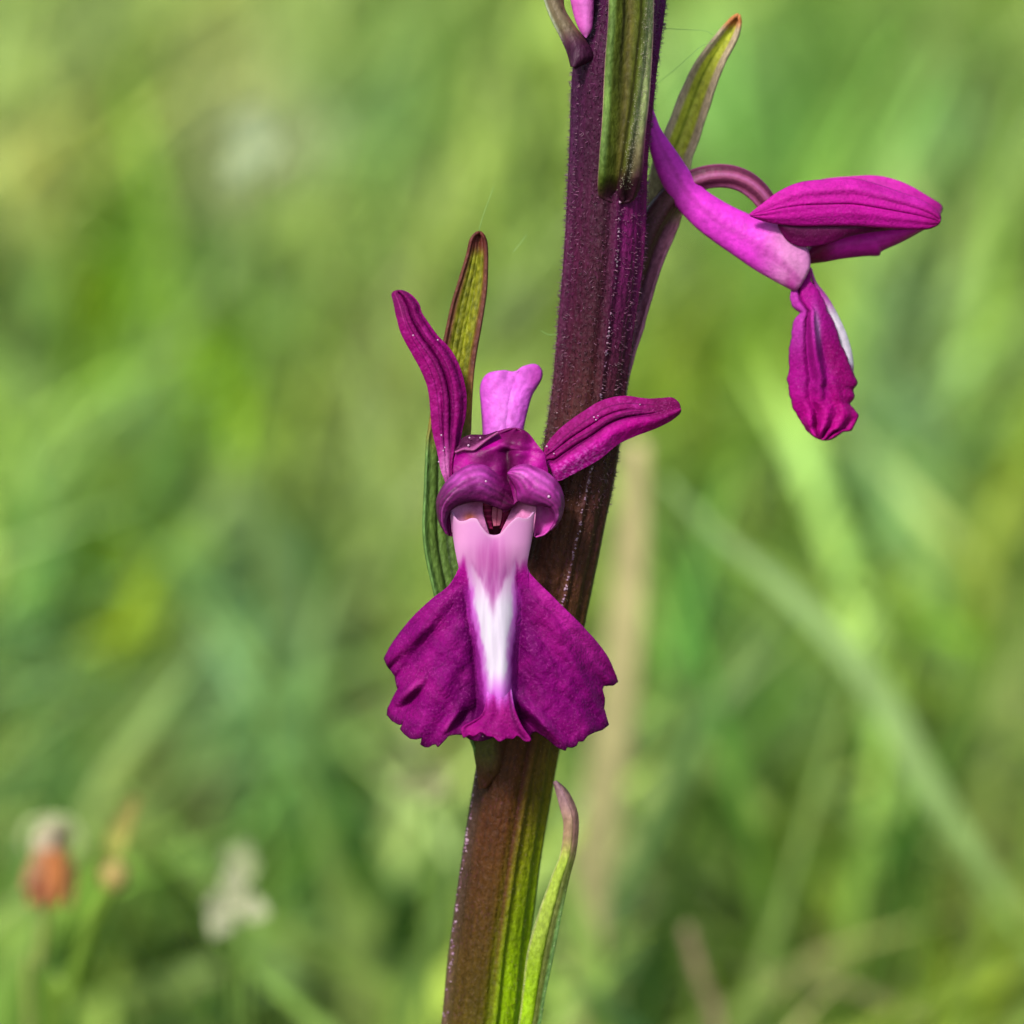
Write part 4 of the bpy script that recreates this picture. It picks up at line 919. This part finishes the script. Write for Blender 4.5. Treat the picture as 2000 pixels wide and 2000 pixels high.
blossom(500, 278, -6500, 100, (160, 176, 132), 'white meadow flower blurred to a pale oval, highest on the left')
blossom(455, 1765, -3300, 84, (184, 188, 150), 'cream meadow flower blurred to a disc in the lower grass')
blossom(475, 1690, -3400, 66, (176, 188, 138), 'greenish cream meadow flower just above the cream one')
blossom(830, 1530, -3600, 60, (138, 144, 96), 'pale buff meadow flower left of the stem below the front flower')

# withered reddish flower and its yellow neighbour
W0 = -2700
a, b, w2 = toground(90, 1700, W0)
wf_ = bpy.data.objects.new('withered_flower', None); COL.objects.link(wf_); g = P(a, b, w2); wf_.location = (g[0], g[1], 0); wf_.empty_display_size = .01
wf_['label'] = 'withered flower head with drooping rust red petals and papery pale top'; wf_['category'] = 'withered flower'
for i, (x0, x1, y1, cc) in enumerate([(92, 62, 1768, (168, 88, 60)), (100, 86, 1776, (164, 100, 70)), (108, 112, 1770, (186, 116, 64)), (118, 140, 1770, (170, 132, 80)), (80, 50, 1740, (176, 130, 94))]):
    sheet('petal', [(x0 - 10, 1660), ((x0 + x1) / 2 - 18, 1710), (x1 - 6, y1)], [(x0 + 12, 1660), ((x0 + x1) / 2 + 20, 1710), (x1 + 4, y1)], lambda U, V, X, Y, i=i: W0 + 14 * (1 - U ** 2) + (i % 3) * 14, const(cc), M_dry, wf_, 10, 20, 4)
tube('calyx', [(108, 1588), (84, 1600), (64, 1630), (60, 1660), (70, 1690)], [(110, 1588), (132, 1604), (140, 1630), (134, 1660), (120, 1690)], lambda v: W0 - 14 + 0 * v,
     lambda T, V, X, Y: mix(mix(np.broadcast_to(np.array([176., 178, 138]), X.shape + (3,)), (196, 176, 152), G(X, Y, 86, 1650, 20, 30)), (84, 66, 52), .95 * G(X, Y, 116, 1638, 16, 24)), M_dry, wf_, 24, 24, .8)
for dx_ in (-1, 1):
    spine('papery_bract', [(100, 1592), (100 + dx_ * 44, 1606), (100 + dx_ * 60, 1640), (100 + dx_ * 52, 1664)], [5, 6, 5, 3], lambda v: W0 + 0 * v, const((170, 186, 128)), M_dry, wf_, nr=10, nv=30)
spine('flower_stem', [(96, 1690), (92, 1760), (74, 1900), (60, 2040), (a, b)], [9, 8, 8, 7, 6], lambda v: W0 + (w2 - W0) * v, const((140, 150, 80)), M_grass, wf_, nr=10, nv=60)
a, b, w2 = toground(150, 2000, W0)
yb = bpy.data.objects.new('budding_plant', None); COL.objects.link(yb); g = P(a, b, w2); yb.location = (g[0], g[1], 0); yb.empty_display_size = .01
yb['label'] = 'yellow green stalk with round ochre bud and slender tip beside the withered flower'; yb['category'] = 'plant'
tube('bud', [(222, 1680), (202, 1690), (194, 1710), (202, 1732), (216, 1742)], [(224, 1680), (244, 1690), (250, 1710), (240, 1734), (218, 1742)], lambda v: W0 + 0 * v, const((176, 156, 92)), M_dry, yb, 24, 24, .9)
sheet('leaf', [(220, 1690), (206, 1650), (226, 1600), (264, 1556)], [(226, 1690), (246, 1650), (262, 1600), (270, 1556)], lambda U, V, X, Y: W0 - 20 + 8 * U ** 2, lambda U, V, X, Y: mix(np.broadcast_to(np.array([140., 150, 66]), X.shape + (3,)), (170, 152, 84), V), M_dry, yb, 12, 30, 5)
spine('stalk', [(216, 1738), (186, 1790), (160, 1860), (130, 1960), (105, 2060), (a, b)], [14, 17, 17, 16, 14, 9], lambda v: W0 + (w2 - W0) * v, const((100, 128, 44)), M_grass, yb, nr=12, nv=60)
